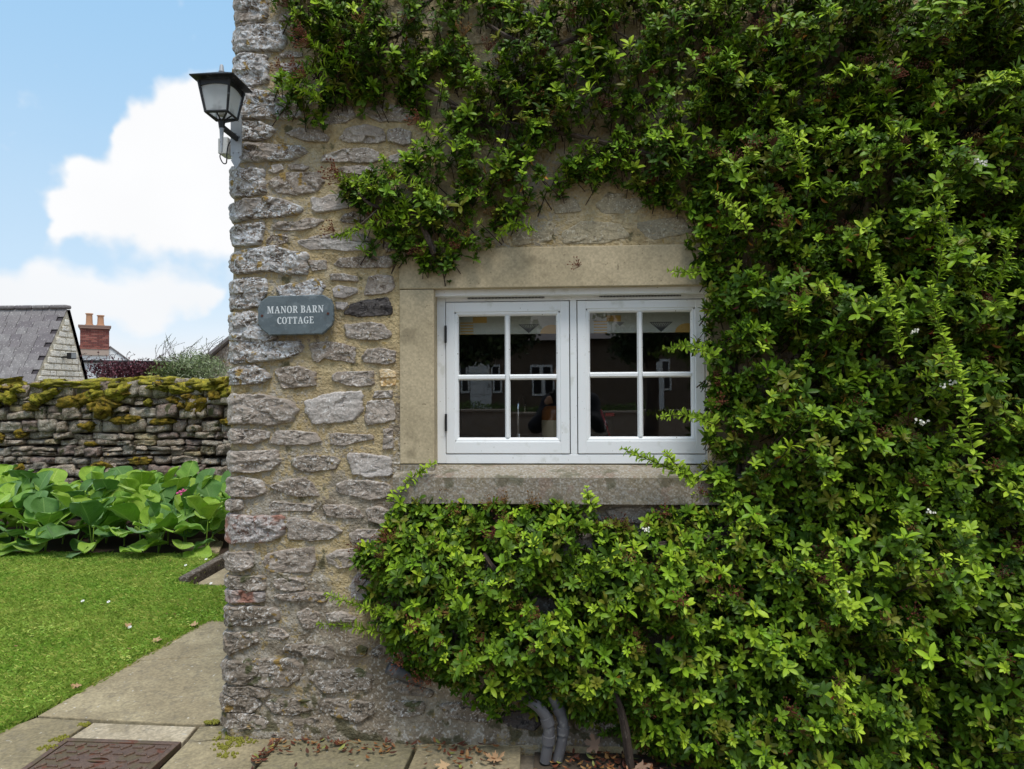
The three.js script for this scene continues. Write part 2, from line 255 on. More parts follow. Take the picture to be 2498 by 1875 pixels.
// rubble stone: an uneven face over a traced outline; edges sink behind the mortar, corner stones run back round the corner
function stoneGeo(poly, o) {
  const { seed = 0, h = 0.02, rough = 0.016, back = 0.06, N = 84, R = 18, corner = false, grow = 0.006, sink = 0 } = o;
  let area = 0; for (let i = 0; i < poly.length; i++) { const a = poly[i], b = poly[(i + 1) % poly.length]; area += a[0] * b[1] - b[0] * a[1]; }
  if (area < 0) poly = poly.slice().reverse();
  const b0 = resample(poly, N), c = [0, 0], b = b0.map((p, i) => { const a = b0[(i + N - 1) % N], d = b0[(i + 1) % N], L = Math.hypot(d[0] - a[0], d[1] - a[1]) + 1e-9; return [p[0] + (d[1] - a[1]) / L * grow, p[1] - (d[0] - a[0]) / L * grow]; }); for (const p of b) { c[0] += p[0] / N; c[1] += p[1] / N; }
  const xm = Math.min(...b.map(p => p[0]));
  const pos = [], uv = [], idx = [], so = seed * 3.71;
  const put = (x, y, z) => { pos.push(x, y, z); uv.push((x + z * 0.7) / 0.55 + seed * 0.37, y / 0.55 + seed * 0.61); };
  // broken facets: every cell of the fracture pattern is a small tilted plane
  const facet = (x, y, f, s) => { const X = x * f, Y = y * f, xi = Math.floor(X), yi = Math.floor(Y); let b1 = 9, hx = 0; for (let a = -1; a < 2; a++) for (let e = -1; e < 2; e++) { const px = xi + a + hash(xi + a, yi + e, s), py = yi + e + hash(xi + a, yi + e, s + 1), d = (X - px) ** 2 + (Y - py) ** 2; if (d < b1) { b1 = d; hx = (hash(xi + a, yi + e, s + 2) - 0.5) * 1.6 * (X - px) + (hash(xi + a, yi + e, s + 3) - 0.5) * 1.6 * (Y - py) + (hash(xi + a, yi + e, s + 4) - 0.5) * 0.9; } } return hx; };
  const face = (x, y, t) => {
    const wx_ = x + 0.012 * ns(x * 30, y * 30, so), wy_ = y * 1.5 + 0.012 * ns(x * 30, y * 30, so + 7);
    const n1 = fbm(x * 7, y * 10, so, 3), f1 = facet(wx_, wy_, 15, seed * 11 + 1), f2 = facet(wx_, wy_, 38, seed * 11 + 6), n3 = fbm(x * 60, y * 70, so + 9, 3);
    return 0.003 - sink + h * (1 - Math.pow(Math.min(t / 1.06, 1), 22)) + rough * (0.6 * n1 + 0.7 * f1 + 0.36 * f2 + 0.3 * n3) * (1 - 0.4 * Math.pow(t, 8)) - 0.009 * Math.pow(t, 40);
  };
  put(c[0], c[1], face(c[0], c[1], 0));
  for (let k = 1; k <= R; k++) {
    const t = 1.11 * Math.pow(k / R, 0.6);
    for (let i = 0; i < N; i++) {
      const e = 1 + (t > 0.85 ? 0.08 * ns(b[i][0] * 24, b[i][1] * 30, so) + 0.06 * ns(b[i][0] * 90, b[i][1] * 100, so) : 0.03 * ns(b[i][0] * 45, b[i][1] * 45, so));
      let x = mix(c[0], b[i][0], t * e), y = mix(c[1], b[i][1], t * e), z = face(x, y, t);
      if (corner) { const near = sst(xm + 0.055, xm, x); z = z * (1 - 0.5 * near) - 0.02 * near; x += 0.012 * near * fbm(y * 22, z * 20, so, 2); }
      put(x, y, z);
    }
  }
  const last = 1 + (R - 1) * N;
  for (let i = 0; i < N; i++) { const x = pos[3 * (last + i)], y = pos[3 * (last + i) + 1]; put(mix(c[0], x, corner ? 1 : 0.97) + (corner ? 0.01 * ns(y * 18, 3, so) : 0), y, -back); }
  for (let i = 0; i < N; i++) { const j = (i + 1) % N; idx.push(0, 1 + i, 1 + j); for (let k = 0; k <= R - 1; k++) { const a = 1 + k * N + i, d = 1 + k * N + j, e = a + N, f = d + N; idx.push(a, e, d, d, e, f); } }
  const g = new THREE.BufferGeometry(); g.setAttribute('position', new THREE.Float32BufferAttribute(pos, 3)); g.setAttribute('uv', new THREE.Float32BufferAttribute(uv, 2)); g.setIndex(idx); g.computeVertexNormals(); return g;
}
// outlines surveyed from close views: [origin x, origin y, scale], then type and points
const ZT = [400, 0, 3.16], ZA = [500, 430, 3.532], ZB = [500, 850, 3.532], ZC = [500, 1250, 2.656], ZP = [900, 1600, 3.687], ZF = [0, 0, 0.8855];
const OUT = [
  [ZT, 'C', 525, -30, 780, -30, 790, 110, 740, 160, 640, 190, 530, 185], [ZT, 'C', 515, 215, 640, 192, 920, 180, 925, 330, 870, 380, 620, 375, 520, 385], [ZT, 'C', 515, 440, 600, 405, 790, 430, 790, 620, 680, 650, 600, 640, 520, 600],
  [ZT, 'C', 510, 680, 640, 670, 900, 740, 1080, 850, 1060, 900, 860, 905, 515, 900], [ZT, 'C', 512, 945, 650, 940, 760, 950, 850, 1000, 800, 1050, 700, 1070, 512, 1060], [ZT, 'C', 505, 1100, 760, 1110, 1060, 1130, 1090, 1170, 1000, 1215, 780, 1230, 505, 1235],
  [ZT, 'C', 490, 1270, 600, 1300, 640, 1290, 765, 1310, 770, 1480, 650, 1500, 560, 1510, 495, 1490], [ZT, 'h', 800, 1400, 900, 1330, 1000, 1320, 1200, 1320, 1225, 1400, 1170, 1470, 1000, 1505, 860, 1480],
  [ZT, 'l', 820, 1270, 900, 1260, 920, 1300, 850, 1330, 800, 1310], [ZT, 'g', 950, 1265, 1050, 1260, 1110, 1280, 1080, 1310, 970, 1300], [ZT, 'g', 930, 1020, 1030, 980, 1200, 1000, 1280, 1060, 1250, 1090, 1100, 1080, 960, 1040],
  [ZT, 'g', 1350, 1060, 1400, 980, 1550, 950, 1700, 990, 1700, 1080, 1620, 1100, 1400, 1090], [ZT, 'g', 1720, 1000, 1800, 980, 1900, 1010, 1900, 1100, 1850, 1120, 1720, 1080], [ZT, 'g', 1200, 1240, 1230, 1190, 1400, 1140, 1560, 1130, 1660, 1170, 1680, 1230, 1600, 1250, 1300, 1245],
  [ZT, 'g', 1540, 830, 1700, 790, 1940, 850, 1960, 900, 1850, 930, 1640, 930, 1540, 880], [ZT, 'g', 1120, 940, 1180, 890, 1440, 800, 1480, 890, 1400, 940, 1200, 960], [ZT, 'h', 880, 100, 1060, 110, 1080, 150, 890, 155], [ZT, 'd', 995, 260, 1030, 220, 1060, 260, 1040, 315, 1000, 290],
  [ZT, 'l', 880, 520, 900, 480, 1120, 490, 1130, 550, 900, 550], [ZT, 'g', 880, 410, 960, 390, 1060, 400, 1060, 430, 900, 435], [ZT, 'l', 1730, 1200, 1900, 1160, 2000, 1180, 1960, 1240, 1740, 1250], [ZT, 'g', 1330, 1290, 1500, 1270, 1640, 1300, 1620, 1350, 1400, 1330],
  [ZT, 'g', 840, 590, 980, 580, 990, 630, 850, 640], [ZT, 'g', 1200, 300, 1380, 290, 1400, 380, 1220, 390], [ZT, 'l', 1480, 60, 1520, 20, 1530, 110, 1480, 115], [ZT, 'g', 1130, 30, 1280, 20, 1290, 90, 1150, 100], [ZT, 'g', 1720, 400, 1900, 380, 1900, 450, 1740, 460],
  [ZA, 'C', 195, 230, 350, 200, 490, 190, 540, 180, 700, 210, 850, 290, 790, 315, 600, 340, 400, 350, 210, 380, 200, 300], [ZA, 'l', 910, 170, 1000, 190, 1060, 150, 1290, 140, 1300, 250, 1180, 280, 960, 310, 915, 290], [ZA, 'h', 1160, 370, 1200, 320, 1290, 300, 1400, 320, 1430, 400, 1300, 400, 1180, 390],
  [ZA, 'C', 200, 470, 220, 440, 330, 420, 500, 400, 490, 470, 470, 560, 350, 585, 220, 580, 200, 530], [ZA, 'g', 560, 430, 620, 390, 780, 390, 900, 350, 1025, 370, 960, 430, 800, 465, 700, 460, 600, 455], [ZA, 'h', 515, 590, 530, 530, 580, 500, 700, 490, 715, 560, 620, 585],
  [ZA, 'l', 790, 550, 950, 530, 1440, 572, 1400, 630, 1200, 640, 1060, 620, 880, 630, 830, 590], [ZA, 'g', 870, 528, 960, 505, 1150, 490, 1280, 475, 1420, 520, 1430, 560, 1200, 548, 1000, 526], [ZA, 'C', 200, 680, 300, 640, 500, 610, 620, 610, 750, 650, 870, 660, 870, 830, 700, 840, 560, 800, 300, 830, 210, 800, 190, 740],
  [ZA, 'g', 885, 720, 1040, 720, 1045, 795, 920, 810], [ZA, 'h', 1100, 750, 1150, 700, 1350, 690, 1600, 680, 1660, 710, 1600, 780, 1400, 785, 1150, 780], [ZA, 'g', 1070, 840, 1180, 835, 1310, 860, 1310, 900, 1200, 895, 1080, 890], [ZA, 'g', 1370, 990, 1400, 860, 1480, 840, 1610, 855, 1630, 960, 1560, 1010, 1360, 1020],
  [ZA, 'l', 1090, 970, 1140, 935, 1310, 960, 1310, 1000, 1200, 1045, 1110, 1040], [ZA, 'c', 600, 950, 740, 920, 780, 930, 920, 880, 980, 880, 1030, 940, 980, 1030, 800, 1060, 640, 1050], [ZA, 'C', 200, 900, 320, 890, 520, 880, 520, 1000, 450, 1110, 300, 1130, 200, 1140],
  [ZA, 'l', 1120, 1080, 1220, 1085, 1230, 1110, 1190, 1150, 1130, 1140], [ZA, 'd', 1190, 1180, 1245, 1095, 1400, 1060, 1560, 1040, 1610, 1130, 1610, 1190, 1500, 1200, 1300, 1210], [ZA, 'g', 1200, 1280, 1300, 1270, 1440, 1250, 1540, 1280, 1600, 1350, 1600, 1390, 1450, 1410, 1220, 1395],
  [ZA, 'C', 190, 1180, 380, 1170, 560, 1240, 600, 1400, 420, 1425, 195, 1410], [ZA, 'C', 180, 1430, 420, 1440, 600, 1430, 830, 1430, 820, 1500, 730, 1550, 500, 1580, 200, 1610], [ZA, 'h', 885, 1440, 1100, 1420, 1290, 1470, 1290, 1610, 1110, 1580, 1000, 1560, 970, 1605, 920, 1590],
  [ZA, 'g', 1350, 1560, 1400, 1490, 1500, 1475, 1640, 1500, 1635, 1600, 1550, 1620, 1360, 1600], [ZA, 'h', 1520, 580, 1600, 520, 1750, 530, 1740, 600, 1560, 650],
  [ZB, 'C', 185, 190, 300, 160, 420, 150, 500, 190, 550, 240, 480, 290, 350, 300, 190, 300], [ZB, 'h', 600, 180, 700, 155, 800, 150, 950, 200, 960, 320, 800, 335, 660, 345, 620, 290], [ZB, 'g', 1090, 240, 1130, 200, 1300, 195, 1450, 190, 1460, 310, 1350, 330, 1200, 310, 1100, 280],
  [ZB, 't', 1500, 185, 1570, 175, 1630, 200, 1640, 245, 1505, 250], [ZB, 't', 1505, 255, 1640, 250, 1640, 315, 1510, 325], [ZB, 'g', 1440, 425, 1460, 365, 1610, 360, 1610, 420], [ZB, 'G', 180, 400, 340, 410, 500, 400, 740, 460, 790, 520, 740, 620, 560, 655, 400, 640, 170, 640],
  [ZB, 'l', 840, 460, 1000, 400, 1150, 370, 1355, 370, 1350, 530, 1280, 620, 1100, 645, 920, 650, 860, 560], [ZB, 'g', 1360, 610, 1390, 460, 1430, 445, 1620, 440, 1640, 610, 1540, 640, 1400, 660], [ZB, 'G', 165, 740, 200, 700, 400, 705, 550, 720, 540, 760, 430, 805, 200, 810],
  [ZB, 'g', 530, 820, 610, 710, 730, 705, 960, 725, 1000, 800, 900, 825, 700, 830], [ZB, 'g', 1065, 740, 1140, 725, 1280, 740, 1440, 745, 1450, 780, 1330, 800, 1200, 835, 1070, 830], [ZB, 'g', 1535, 770, 1550, 695, 1610, 690, 1620, 855, 1530, 870],
  [ZB, 'G', 170, 900, 400, 890, 620, 885, 640, 980, 560, 1040, 400, 1060, 180, 1060], [ZB, 'k', 740, 960, 780, 930, 900, 920, 1100, 930, 1170, 970, 1120, 1040, 960, 1060, 830, 1060, 745, 1010], [ZB, 'l', 1225, 900, 1380, 905, 1600, 940, 1610, 1100, 1400, 1110, 1260, 1080, 1230, 980],
  [ZB, 'G', 170, 1130, 300, 1110, 480, 1140, 520, 1230, 400, 1275, 170, 1260], [ZB, 'h', 560, 1180, 700, 1130, 860, 1110, 940, 1170, 980, 1270, 850, 1280, 700, 1260, 600, 1220], [ZB, 'g', 1115, 1180, 1200, 1140, 1400, 1130, 1580, 1170, 1610, 1230, 1560, 1290, 1400, 1305, 1120, 1240],
  [ZB, 'G', 160, 1320, 300, 1310, 310, 1380, 160, 1390], [ZB, 'g', 530, 1370, 570, 1315, 700, 1330, 930, 1350, 930, 1400, 700, 1400, 550, 1405], [ZB, 'h', 1000, 1350, 1200, 1345, 1340, 1390, 1370, 1460, 1200, 1465, 1050, 1440], [ZB, 'h', 1380, 1380, 1500, 1360, 1650, 1430, 1640, 1500, 1500, 1515, 1400, 1480],
  [ZB, 'R', 155, 1480, 200, 1440, 400, 1450, 670, 1450, 680, 1590, 560, 1660, 160, 1670], [ZB, 'g', 690, 1520, 740, 1450, 900, 1480, 1150, 1540, 1190, 1570, 1100, 1640, 900, 1660, 720, 1640], [ZB, 'g', 1230, 1600, 1300, 1560, 1500, 1560, 1600, 1600, 1560, 1680, 1250, 1670],
  [ZC, 'G', 115, 270, 300, 260, 300, 350, 220, 375, 115, 370], [ZC, 'h', 350, 330, 400, 270, 560, 235, 710, 230, 710, 330, 690, 390, 560, 390, 400, 390], [ZC, 'g', 780, 280, 850, 245, 980, 230, 1010, 300, 960, 350, 860, 365, 790, 330], [ZC, 'K', 115, 420, 380, 420, 385, 490, 300, 500, 115, 480],
  [ZC, 'h', 440, 440, 540, 420, 640, 430, 640, 500, 540, 512, 450, 490], [ZC, 'R', 115, 510, 380, 520, 380, 570, 115, 580], [ZC, 'K', 115, 620, 260, 610, 460, 630, 480, 690, 400, 720, 200, 730, 118, 740], [ZC, 'r', 940, 470, 980, 400, 1060, 390, 1090, 470, 1040, 570, 940, 560],
  [ZC, 'K', 105, 790, 330, 780, 340, 840, 180, 900, 140, 930, 105, 910], [ZC, 'k', 490, 900, 520, 860, 830, 860, 840, 960, 740, 930, 600, 930], [ZC, 'k', 920, 900, 1000, 860, 1050, 880, 1040, 930, 940, 930], [ZC, 'K', 95, 980, 300, 955, 560, 960, 620, 1000, 620, 1080, 500, 1130, 200, 1110, 95, 1090],
  [ZC, 'k', 670, 1080, 700, 1025, 1000, 1015, 1090, 1050, 1080, 1140, 900, 1170, 760, 1170], [ZC, 'K', 80, 1205, 300, 1200, 350, 1240, 300, 1290, 100, 1285], [ZC, 'k', 380, 1230, 450, 1210, 690, 1220, 690, 1280, 560, 1320, 440, 1300], [ZC, 'k', 720, 1230, 780, 1205, 1100, 1230, 1100, 1300, 1000, 1365, 860, 1330, 740, 1280],
  [ZC, 'h', 590, 650, 660, 620, 740, 650, 740, 740, 640, 760], [ZC, 'g', 780, 660, 870, 640, 980, 680, 960, 710, 800, 710], [ZC, 'K', 108, 1142, 300, 1135, 420, 1155, 400, 1185, 108, 1182], [ZC, 'k', 1160, 1250, 1220, 1220, 1420, 1230, 1430, 1310, 1260, 1330], [ZC, 'k', 1180, 1120, 1250, 1090, 1480, 1160, 1470, 1200, 1300, 1180],
  [ZC, 'h', 440, 540, 640, 515, 800, 530, 790, 580, 500, 570], [ZC, 'h', 410, 740, 500, 760, 540, 800, 500, 830, 400, 800], [ZC, 'k', 1070, 900, 1160, 860, 1200, 900, 1130, 940, 1080, 930], [ZC, 'K', 100, 1310, 300, 1310, 420, 1340, 400, 1395, 90, 1390], [ZC, 'k', 560, 1345, 720, 1330, 840, 1360, 800, 1400, 580, 1400],
  [ZP, 'k', 640, 440, 800, 420, 1060, 450, 1120, 500, 1100, 600, 850, 590, 680, 540], [ZP, 'd', 1190, 590, 1250, 500, 1500, 500, 1560, 620, 1500, 680, 1250, 640], [ZP, 'k', 1840, 520, 2100, 500, 2300, 600, 2200, 680, 1850, 660],
  [ZF, 'h', 1285, 440, 1310, 415, 1370, 418, 1400, 440, 1370, 460, 1300, 460], [ZF, 'h', 1090, 490, 1130, 470, 1200, 480, 1190, 520, 1110, 530], [ZF, 'h', 1210, 500, 1260, 475, 1340, 480, 1365, 510, 1300, 525, 1220, 525], [ZF, 'h', 1370, 480, 1480, 465, 1500, 500, 1400, 520], [ZF, 'h', 1190, 430, 1240, 425, 1260, 455, 1200, 460],
  [ZF, 'g', 1310, 1105, 1340, 1095, 1440, 1100, 1450, 1130, 1330, 1130], [ZF, 'g', 1160, 1095, 1240, 1092, 1250, 1122, 1170, 1125], [ZF, 'h', 1010, 500, 1060, 490, 1075, 520, 1020, 525], [ZF, 'g', 1120, 150, 1200, 140, 1210, 175, 1130, 185], [ZF, 'g', 1240, 170, 1330, 160, 1340, 195, 1250, 205], [ZF, 'g', 1200, 225, 1280, 220, 1290, 255, 1210, 262],
  [ZF, 'h', 1310, 215, 1400, 212, 1410, 245, 1320, 250], [ZF, 'g', 1420, 260, 1500, 255, 1500, 290, 1430, 295], [ZF, 'g', 900, 225, 980, 215, 990, 250, 910, 256], [ZF, 'g', 940, 275, 1020, 270, 1030, 300, 950, 310], [ZF, 'g', 860, 20, 940, 15, 950, 60, 870, 66], [ZF, 'g', 980, 60, 1060, 50, 1070, 90, 990, 96], [ZF, 'g', 1120, 40, 1200, 30, 1210, 70, 1130, 76],
];
const xCorner = y => { const a = wall(565, 0), b = wall(541, 1750); return a.x + (b.x - a.x) * (y - a.y) / (b.y - a.y); };
// window survey (frame set back in the reveal)
const ZW = -0.075;
const wx = px => wall(px, 920, ZW).x, wy = py => wall(1395, py, ZW).y;
const FL = wx(1064), FR = wx(1727), FT = wy(702), FB = wy(1130.5);
const jL = wall(975, 900).x, jI = wall(1060, 900).x, jR = FR + (jI - FL) * -1, lintT = wall(1390, 601).y, lintB = wall(1390, 700).y, sillT = wall(1330, 1163, 0.055).y, sillB = wall(1330, 1226, 0.055).y;
const jO = jR + 0.16;
const WALLH = 4.3, HX1 = 5.2, HZ = -5.0;

const core = (() => {
  const s = new THREE.Shape(); s.moveTo(-1.36, -0.1); s.lineTo(HX1, -0.1); s.lineTo(HX1, WALLH); s.lineTo(-1.36, WALLH);
  const h = new THREE.Path(); h.moveTo(jI - 0.03, sillB + 0.02); h.lineTo(jR + 0.03, sillB + 0.02); h.lineTo(jR + 0.03, lintB + 0.03); h.lineTo(jI - 0.03, lintB + 0.03); s.holes.push(h);
  const g = new THREE.ExtrudeGeometry(s, { depth: 0.42, bevelEnabled: false }); g.translate(0, 0, -0.46); return boxUV(g, 1.2);
})();
const plaster = std({ color: rgb(150, 146, 138), roughness: 0.95 });
const facade = mk('wall', core, plaster, cottage);
// pointing: one uneven coat over the front and round the corner, open where the dressed stones sit
const mortarTex = tex(1024, 2048, (u, v) => {
  const y = v * 4.3;
  let c = lerp3([188, 168, 128], [170, 150, 113], sst(0.3, 0.7, ft(u, v, 5, 5, 401, 18)));
  c = lerp3(c, [192, 177, 147], 0.5 * sst(0.55, 0.7, ft(u, v, 12, 4, 411, 43)));
  const grain = ft(u, v, 90, 3, 421, 320), patch = ft(u, v, 6, 4, 431, 21);
  const foot = sst(0.42, 0.58, (1.0 - y) * 0.35 + 0.5 + (patch - 0.5) * 1.2 + (grain - 0.5) * 0.6);
  c = lerp3(c, lerp3([150, 140, 126], [124, 112, 98], sst(0.4, 0.62, ft(u, v, 14, 4, 433, 50))), 0.88 * foot); c = lerp3(c, [196, 190, 182], 0.75 * (0.35 + 0.65 * foot) * sst(0.6, 0.7, ft(u, v, 130, 2, 437, 460)) * sst(0.4, 0.55, ft(u, v, 10, 3, 439, 36) + 0.1 * foot));
  const left = sst(0.42, 0.08, u + (patch - 0.5) * 0.5);
  c = lerp3(c, [150, 143, 132], 0.85 * left * sst(0.42, 0.56, grain));
  c = lerp3(c, [138, 114, 62], 0.6 * sst(0.68, 0.74, ft(u, v, 30, 4, 441, 107) * 0.6 + grain * 0.4 + 0.1 * left));
  c = lerp3(c, [78, 74, 50], 0.75 * sst(0.66, 0.74, ft(u, v, 14, 5, 451, 50) + 0.16 * sst(0.3, 0.05, y) - 0.05));
  const k = 0.84 + 0.32 * grain; return [c[0] * k, c[1] * k, c[2] * k];
});
const mortarBump = tex(512, 512, (u, v) => clamp(0.22 * ft(u, v, 9, 3, 61, 46) + 0.5 * ft(u, v, 60, 3, 66) + 0.35 * ft(u, v, 9, 4, 67)), false);
{
  const mt = mortarBump.clone(); mt.repeat.set(1.2 / 0.5, 4.3 / 0.5); mt.needsUpdate = true;
  const mat = std({ map: mortarTex, bumpMap: mt, bumpScale: 0.012, roughness: 0.97 });
  const xs = [], ys = []; // columns: negative = depth round the corner
  for (const z of [-4.98, -3, -1.6, -0.8, -0.4, -0.2, -0.1, -0.05, -0.02]) xs.push(['z', z]);
  const x0 = -1.45; for (let x = x0; x < jL + 0.012; x += 0.011) xs.push(['x', x]); const holeL = xs.length - 1;
  for (let x = jL + 0.04; x < jO - 0.01; x += 0.035) xs.push(['x', x]); const holeR = xs.length; for (let x = jO - 0.008; x < HX1; x += 0.05) xs.push(['x', x]);
  for (let y = -0.06; y < sillB + 0.01; y += 0.013) ys.push(y); const holeB = ys.length - 1; for (let y = sillB + 0.025; y < lintT - 0.012; y += 0.013) ys.push(y); const holeT = ys.length; for (let y = lintT - 0.008; y < WALLH; y += 0.013) ys.push(y);
  const pos = [], uv = [], idx = [], nx = xs.length;
  for (const y of ys) for (const [k, a] of xs) {
    const xc = xCorner(y) + 0.016;
    if (k === 'z') { const x = xc + 0.012 * fbm(a * 6, y * 8, 3, 3); pos.push(x, y, a); uv.push((xc + a) / 1.2 + 1.21, y / 4.3); } else {
      const t = (a - x0) / (jL - x0), x = a < jL ? mix(xc + 0.012, jL + 0.012, t / (1 + 0.012 / (jL - x0))) : a, e = sst(0.05, 0, x - xc);
      const lowL = sst(1.15, 0.75, y); let z = -0.003 + (0.011 + 0.012 * lowL) * fbm(x * 9, y * 12, 7, 5) + 0.002 * fbm(x * 14, y * 50, 2, 2) + 0.004 * lowL * fbm(x * 40, y * 50, 5, 3) + 0.003 * lowL - 0.012 * e;
      if (y < 0.14 && x < -0.2) z += 0.03 * sst(0.14, 0, y) * (0.4 + 0.6 * ns(x * 4, 1));
      pos.push(x, y, z); uv.push((x + 1.47) / 1.2, y / 4.3);
    }
  }
  for (let j = 0; j + 1 < ys.length; j++) for (let i = 0; i + 1 < nx; i++) { if (i >= holeL && i < holeR && j >= holeB && j < holeT) continue; const a = j * nx + i; idx.push(a, a + 1, a + nx, a + 1, a + nx + 1, a + nx); }
  const g = new THREE.BufferGeometry(); g.setAttribute('position', new THREE.Float32BufferAttribute(pos, 3)); g.setAttribute('uv', new THREE.Float32BufferAttribute(uv, 2)); g.setIndex(idx); g.computeVertexNormals();
  mk('mortar', g, mat, facade);
}
{
  let i = 0; const R = rng(77); const boxes = [];
  for (const [[ox, oy, s], type, ...p] of OUT) {
    i++; const pts = []; for (let k = 0; k < p.length; k += 2) { const w = wall(ox + p[k] / s, oy + p[k + 1] / s, 0.01); pts.push([w.x, w.y]); }
    const corner = type === type.toUpperCase(), t = type.toLowerCase();
    const low = pts[0][1] < 0.75;
    const smooth = s < 1 && pts[0][1] > 2; const g = stoneGeo(pts, { grow: corner ? 0.007 : 0.002, seed: i, sink: smooth ? 0.0055 : 0.001, h: smooth ? 0.003 : corner ? 0.012 : low ? 0.008 : 0.003 + 0.004 * R(), rough: smooth ? 0.005 : (t === 'l' || t === 't') ? 0.007 : corner ? 0.016 : low ? 0.0135 : 0.0105, back: corner ? 0.3 : 0.05, corner });
    mk('stone', g, stoneMats[smooth ? 's' : t], facade); boxes.push(pts);
  }
  // rubble under the leaves and along the side wall
  let placed = 0;
  const hit = (x0, y0, x1, y1) => boxes.some(b => { const bx0 = Math.min(...b.map(q => q[0])), bx1 = Math.max(...b.map(q => q[0])), by0 = Math.min(...b.map(q => q[1])), by1 = Math.max(...b.map(q => q[1])); return x0 < bx1 + 0.02 && x1 > bx0 - 0.02 && y0 < by1 + 0.02 && y1 > by0 - 0.02; }) || (x1 > jL - 0.02 && x0 < jO + 0.02 && y1 > sillB - 0.02 && y0 < lintT + 0.02);
  for (let y = 0.12; y < 3.9; y += 0.135) for (let x = -0.66 + R() * 0.1; x < 3.4 && placed < 110;) {
    const w = 0.14 + R() * 0.2, h = 0.07 + R() * 0.045, yy = y + R() * 0.02;
    if (!hit(x, yy, x + w, yy + h)) { const pts = [[x, yy + h * 0.3], [x + w * 0.2, yy], [x + w * 0.8, yy + 0.01], [x + w, yy + h * 0.4], [x + w * 0.9, yy + h], [x + w * 0.3, yy + h * 0.95]]; mk('stone', stoneGeo(pts, { seed: 300 + i++, N: 28, R: 6 }), stoneMats[['g', 'h', 'k', 'g'][Math.floor(R() * 4)]], facade); placed++; }
    x += w + 0.05 + R() * 0.3;
  }
  for (let y = 0.12; y < 3.6; y += 0.19) for (let z = -0.5 - R() * 0.2; z > -2.4;) {
    const w = 0.22 + R() * 0.22, h = 0.1 + R() * 0.05; const pts = [[0, h * 0.3], [w * 0.2, 0], [w * 0.8, 0.01], [w, h * 0.4], [w * 0.9, h], [w * 0.3, h * 0.95]];
    const m = mk('stone', stoneGeo(pts, { seed: 500 + i++, N: 28, R: 6 }), stoneMats[['g', 'c', 'h'][Math.floor(R() * 3)]], facade); m.rotation.y = -Math.PI / 2; m.position.set(xCorner(y) + 0.014, y, z - w); z -= w + 0.08 + R() * 0.1;
  }
}
// dressed surround
const dressTex = (seed, a, b, weather) => tex(512, 512, (u, v) => { let c = lerp3(a, b, sst(0.3, 0.7, ft(u, v, 4, 4, seed))); c = lerp3(c, [128, 116, 92], 0.5 * sst(0.6, 0.75, ft(u, v, 6, 5, seed + 3))); c = lerp3(c, [112, 100, 78], 0.6 * sst(0.86, 0.88, ft(u, v, 60, 2, seed + 9))); if (weather) { c = lerp3(c, [172, 167, 160], 0.7 * sst(0.53, 0.62, ft(u, v, 110, 2, seed + 19))); c = lerp3(c, [140, 112, 98], 0.35 * sst(0.6, 0.72, ft(u, v, 12, 4, seed + 29))); c = lerp3(c, [92, 90, 70], 0.6 * sst(0.58, 0.7, ft(u, v, 9, 5, seed + 39))); } const k = 0.9 + 0.2 * ft(u, v, 110, 2, seed + 5); return c.map(q => q * k); });
const dressed = std({ map: dressTex(601, [190, 174, 144], [175, 160, 131], false), bumpMap: grainBump, bumpScale: 0.0016, roughness: 0.92 });
const weathered = std({ map: dressTex(602, [150, 139, 122], [134, 123, 107], true), bumpMap: grainBump, bumpScale: 0.006, roughness: 0.95 });
const sillTopMat = std({ map: dressTex(603, [190, 178, 148], [174, 162, 132], false), bumpMap: grainBump, bumpScale: 0.003, roughness: 0.95 });
{
  const dr = (n, x0, x1, y0, y1, z0, z1, m, r = 0.005) => mk(n, boxUV(bx(x1 - x0, y1 - y0, z1 - z0, (x0 + x1) / 2, (y0 + y1) / 2, (z0 + z1) / 2, r, 2), 0.8, x0, y0), m, cottage);
  dr('lintel', jL, jO, lintB, lintT, -0.3, 0.008, dressed);
  dr('jamb', jL + 0.001, jI, wall(1000, 1131).y, lintB - 0.002, -0.3, 0.006, dressed); dr('jamb', jR, jO, wall(1000, 1131).y, lintB - 0.002, -0.3, 0.006, dressed);
  const st = sillT, yj = wall(1000, 1131).y - 0.002;
  dr('jamb_foot', jL + 0.002, jI - 0.002, st + 0.012, yj, -0.29, 0.004, weathered); dr('jamb_foot', jR + 0.002, jO, st + 0.012, yj, -0.29, 0.004, weathered);
  // sill: weathered front, sloping top
  const s = new THREE.Shape(); s.moveTo(0.06, sillB); s.lineTo(0.06, st - 0.004); s.lineTo(0.056, st); s.lineTo(-0.06, st + 0.035); s.lineTo(-0.3, st + 0.04); s.lineTo(-0.3, sillB);
  const g = new THREE.ExtrudeGeometry(s, { depth: jO - jL + 0.03, bevelEnabled: true, bevelThickness: 0.004, bevelSize: 0.004, bevelSegments: 2, steps: 40 }); g.rotateY(-Math.PI / 2); g.translate(jO + 0.015, 0, 0);
  g.computeVertexNormals(); const gx = g; // x along the sill
  gx.computeBoundingBox(); mk('sill', boxUV(gx, 0.7), weathered, cottage);
  mk('sill_top', boxUV((() => { const q = new THREE.PlaneGeometry(jO - jL + 0.01, 0.128, 60, 6).rotateX(-Math.PI / 2 + Math.atan2(0.035, 0.116)); q.translate((jL + jO) / 2, st + 0.0215, -0.006); return q; })(), 0.7), sillTopMat, cottage);
}
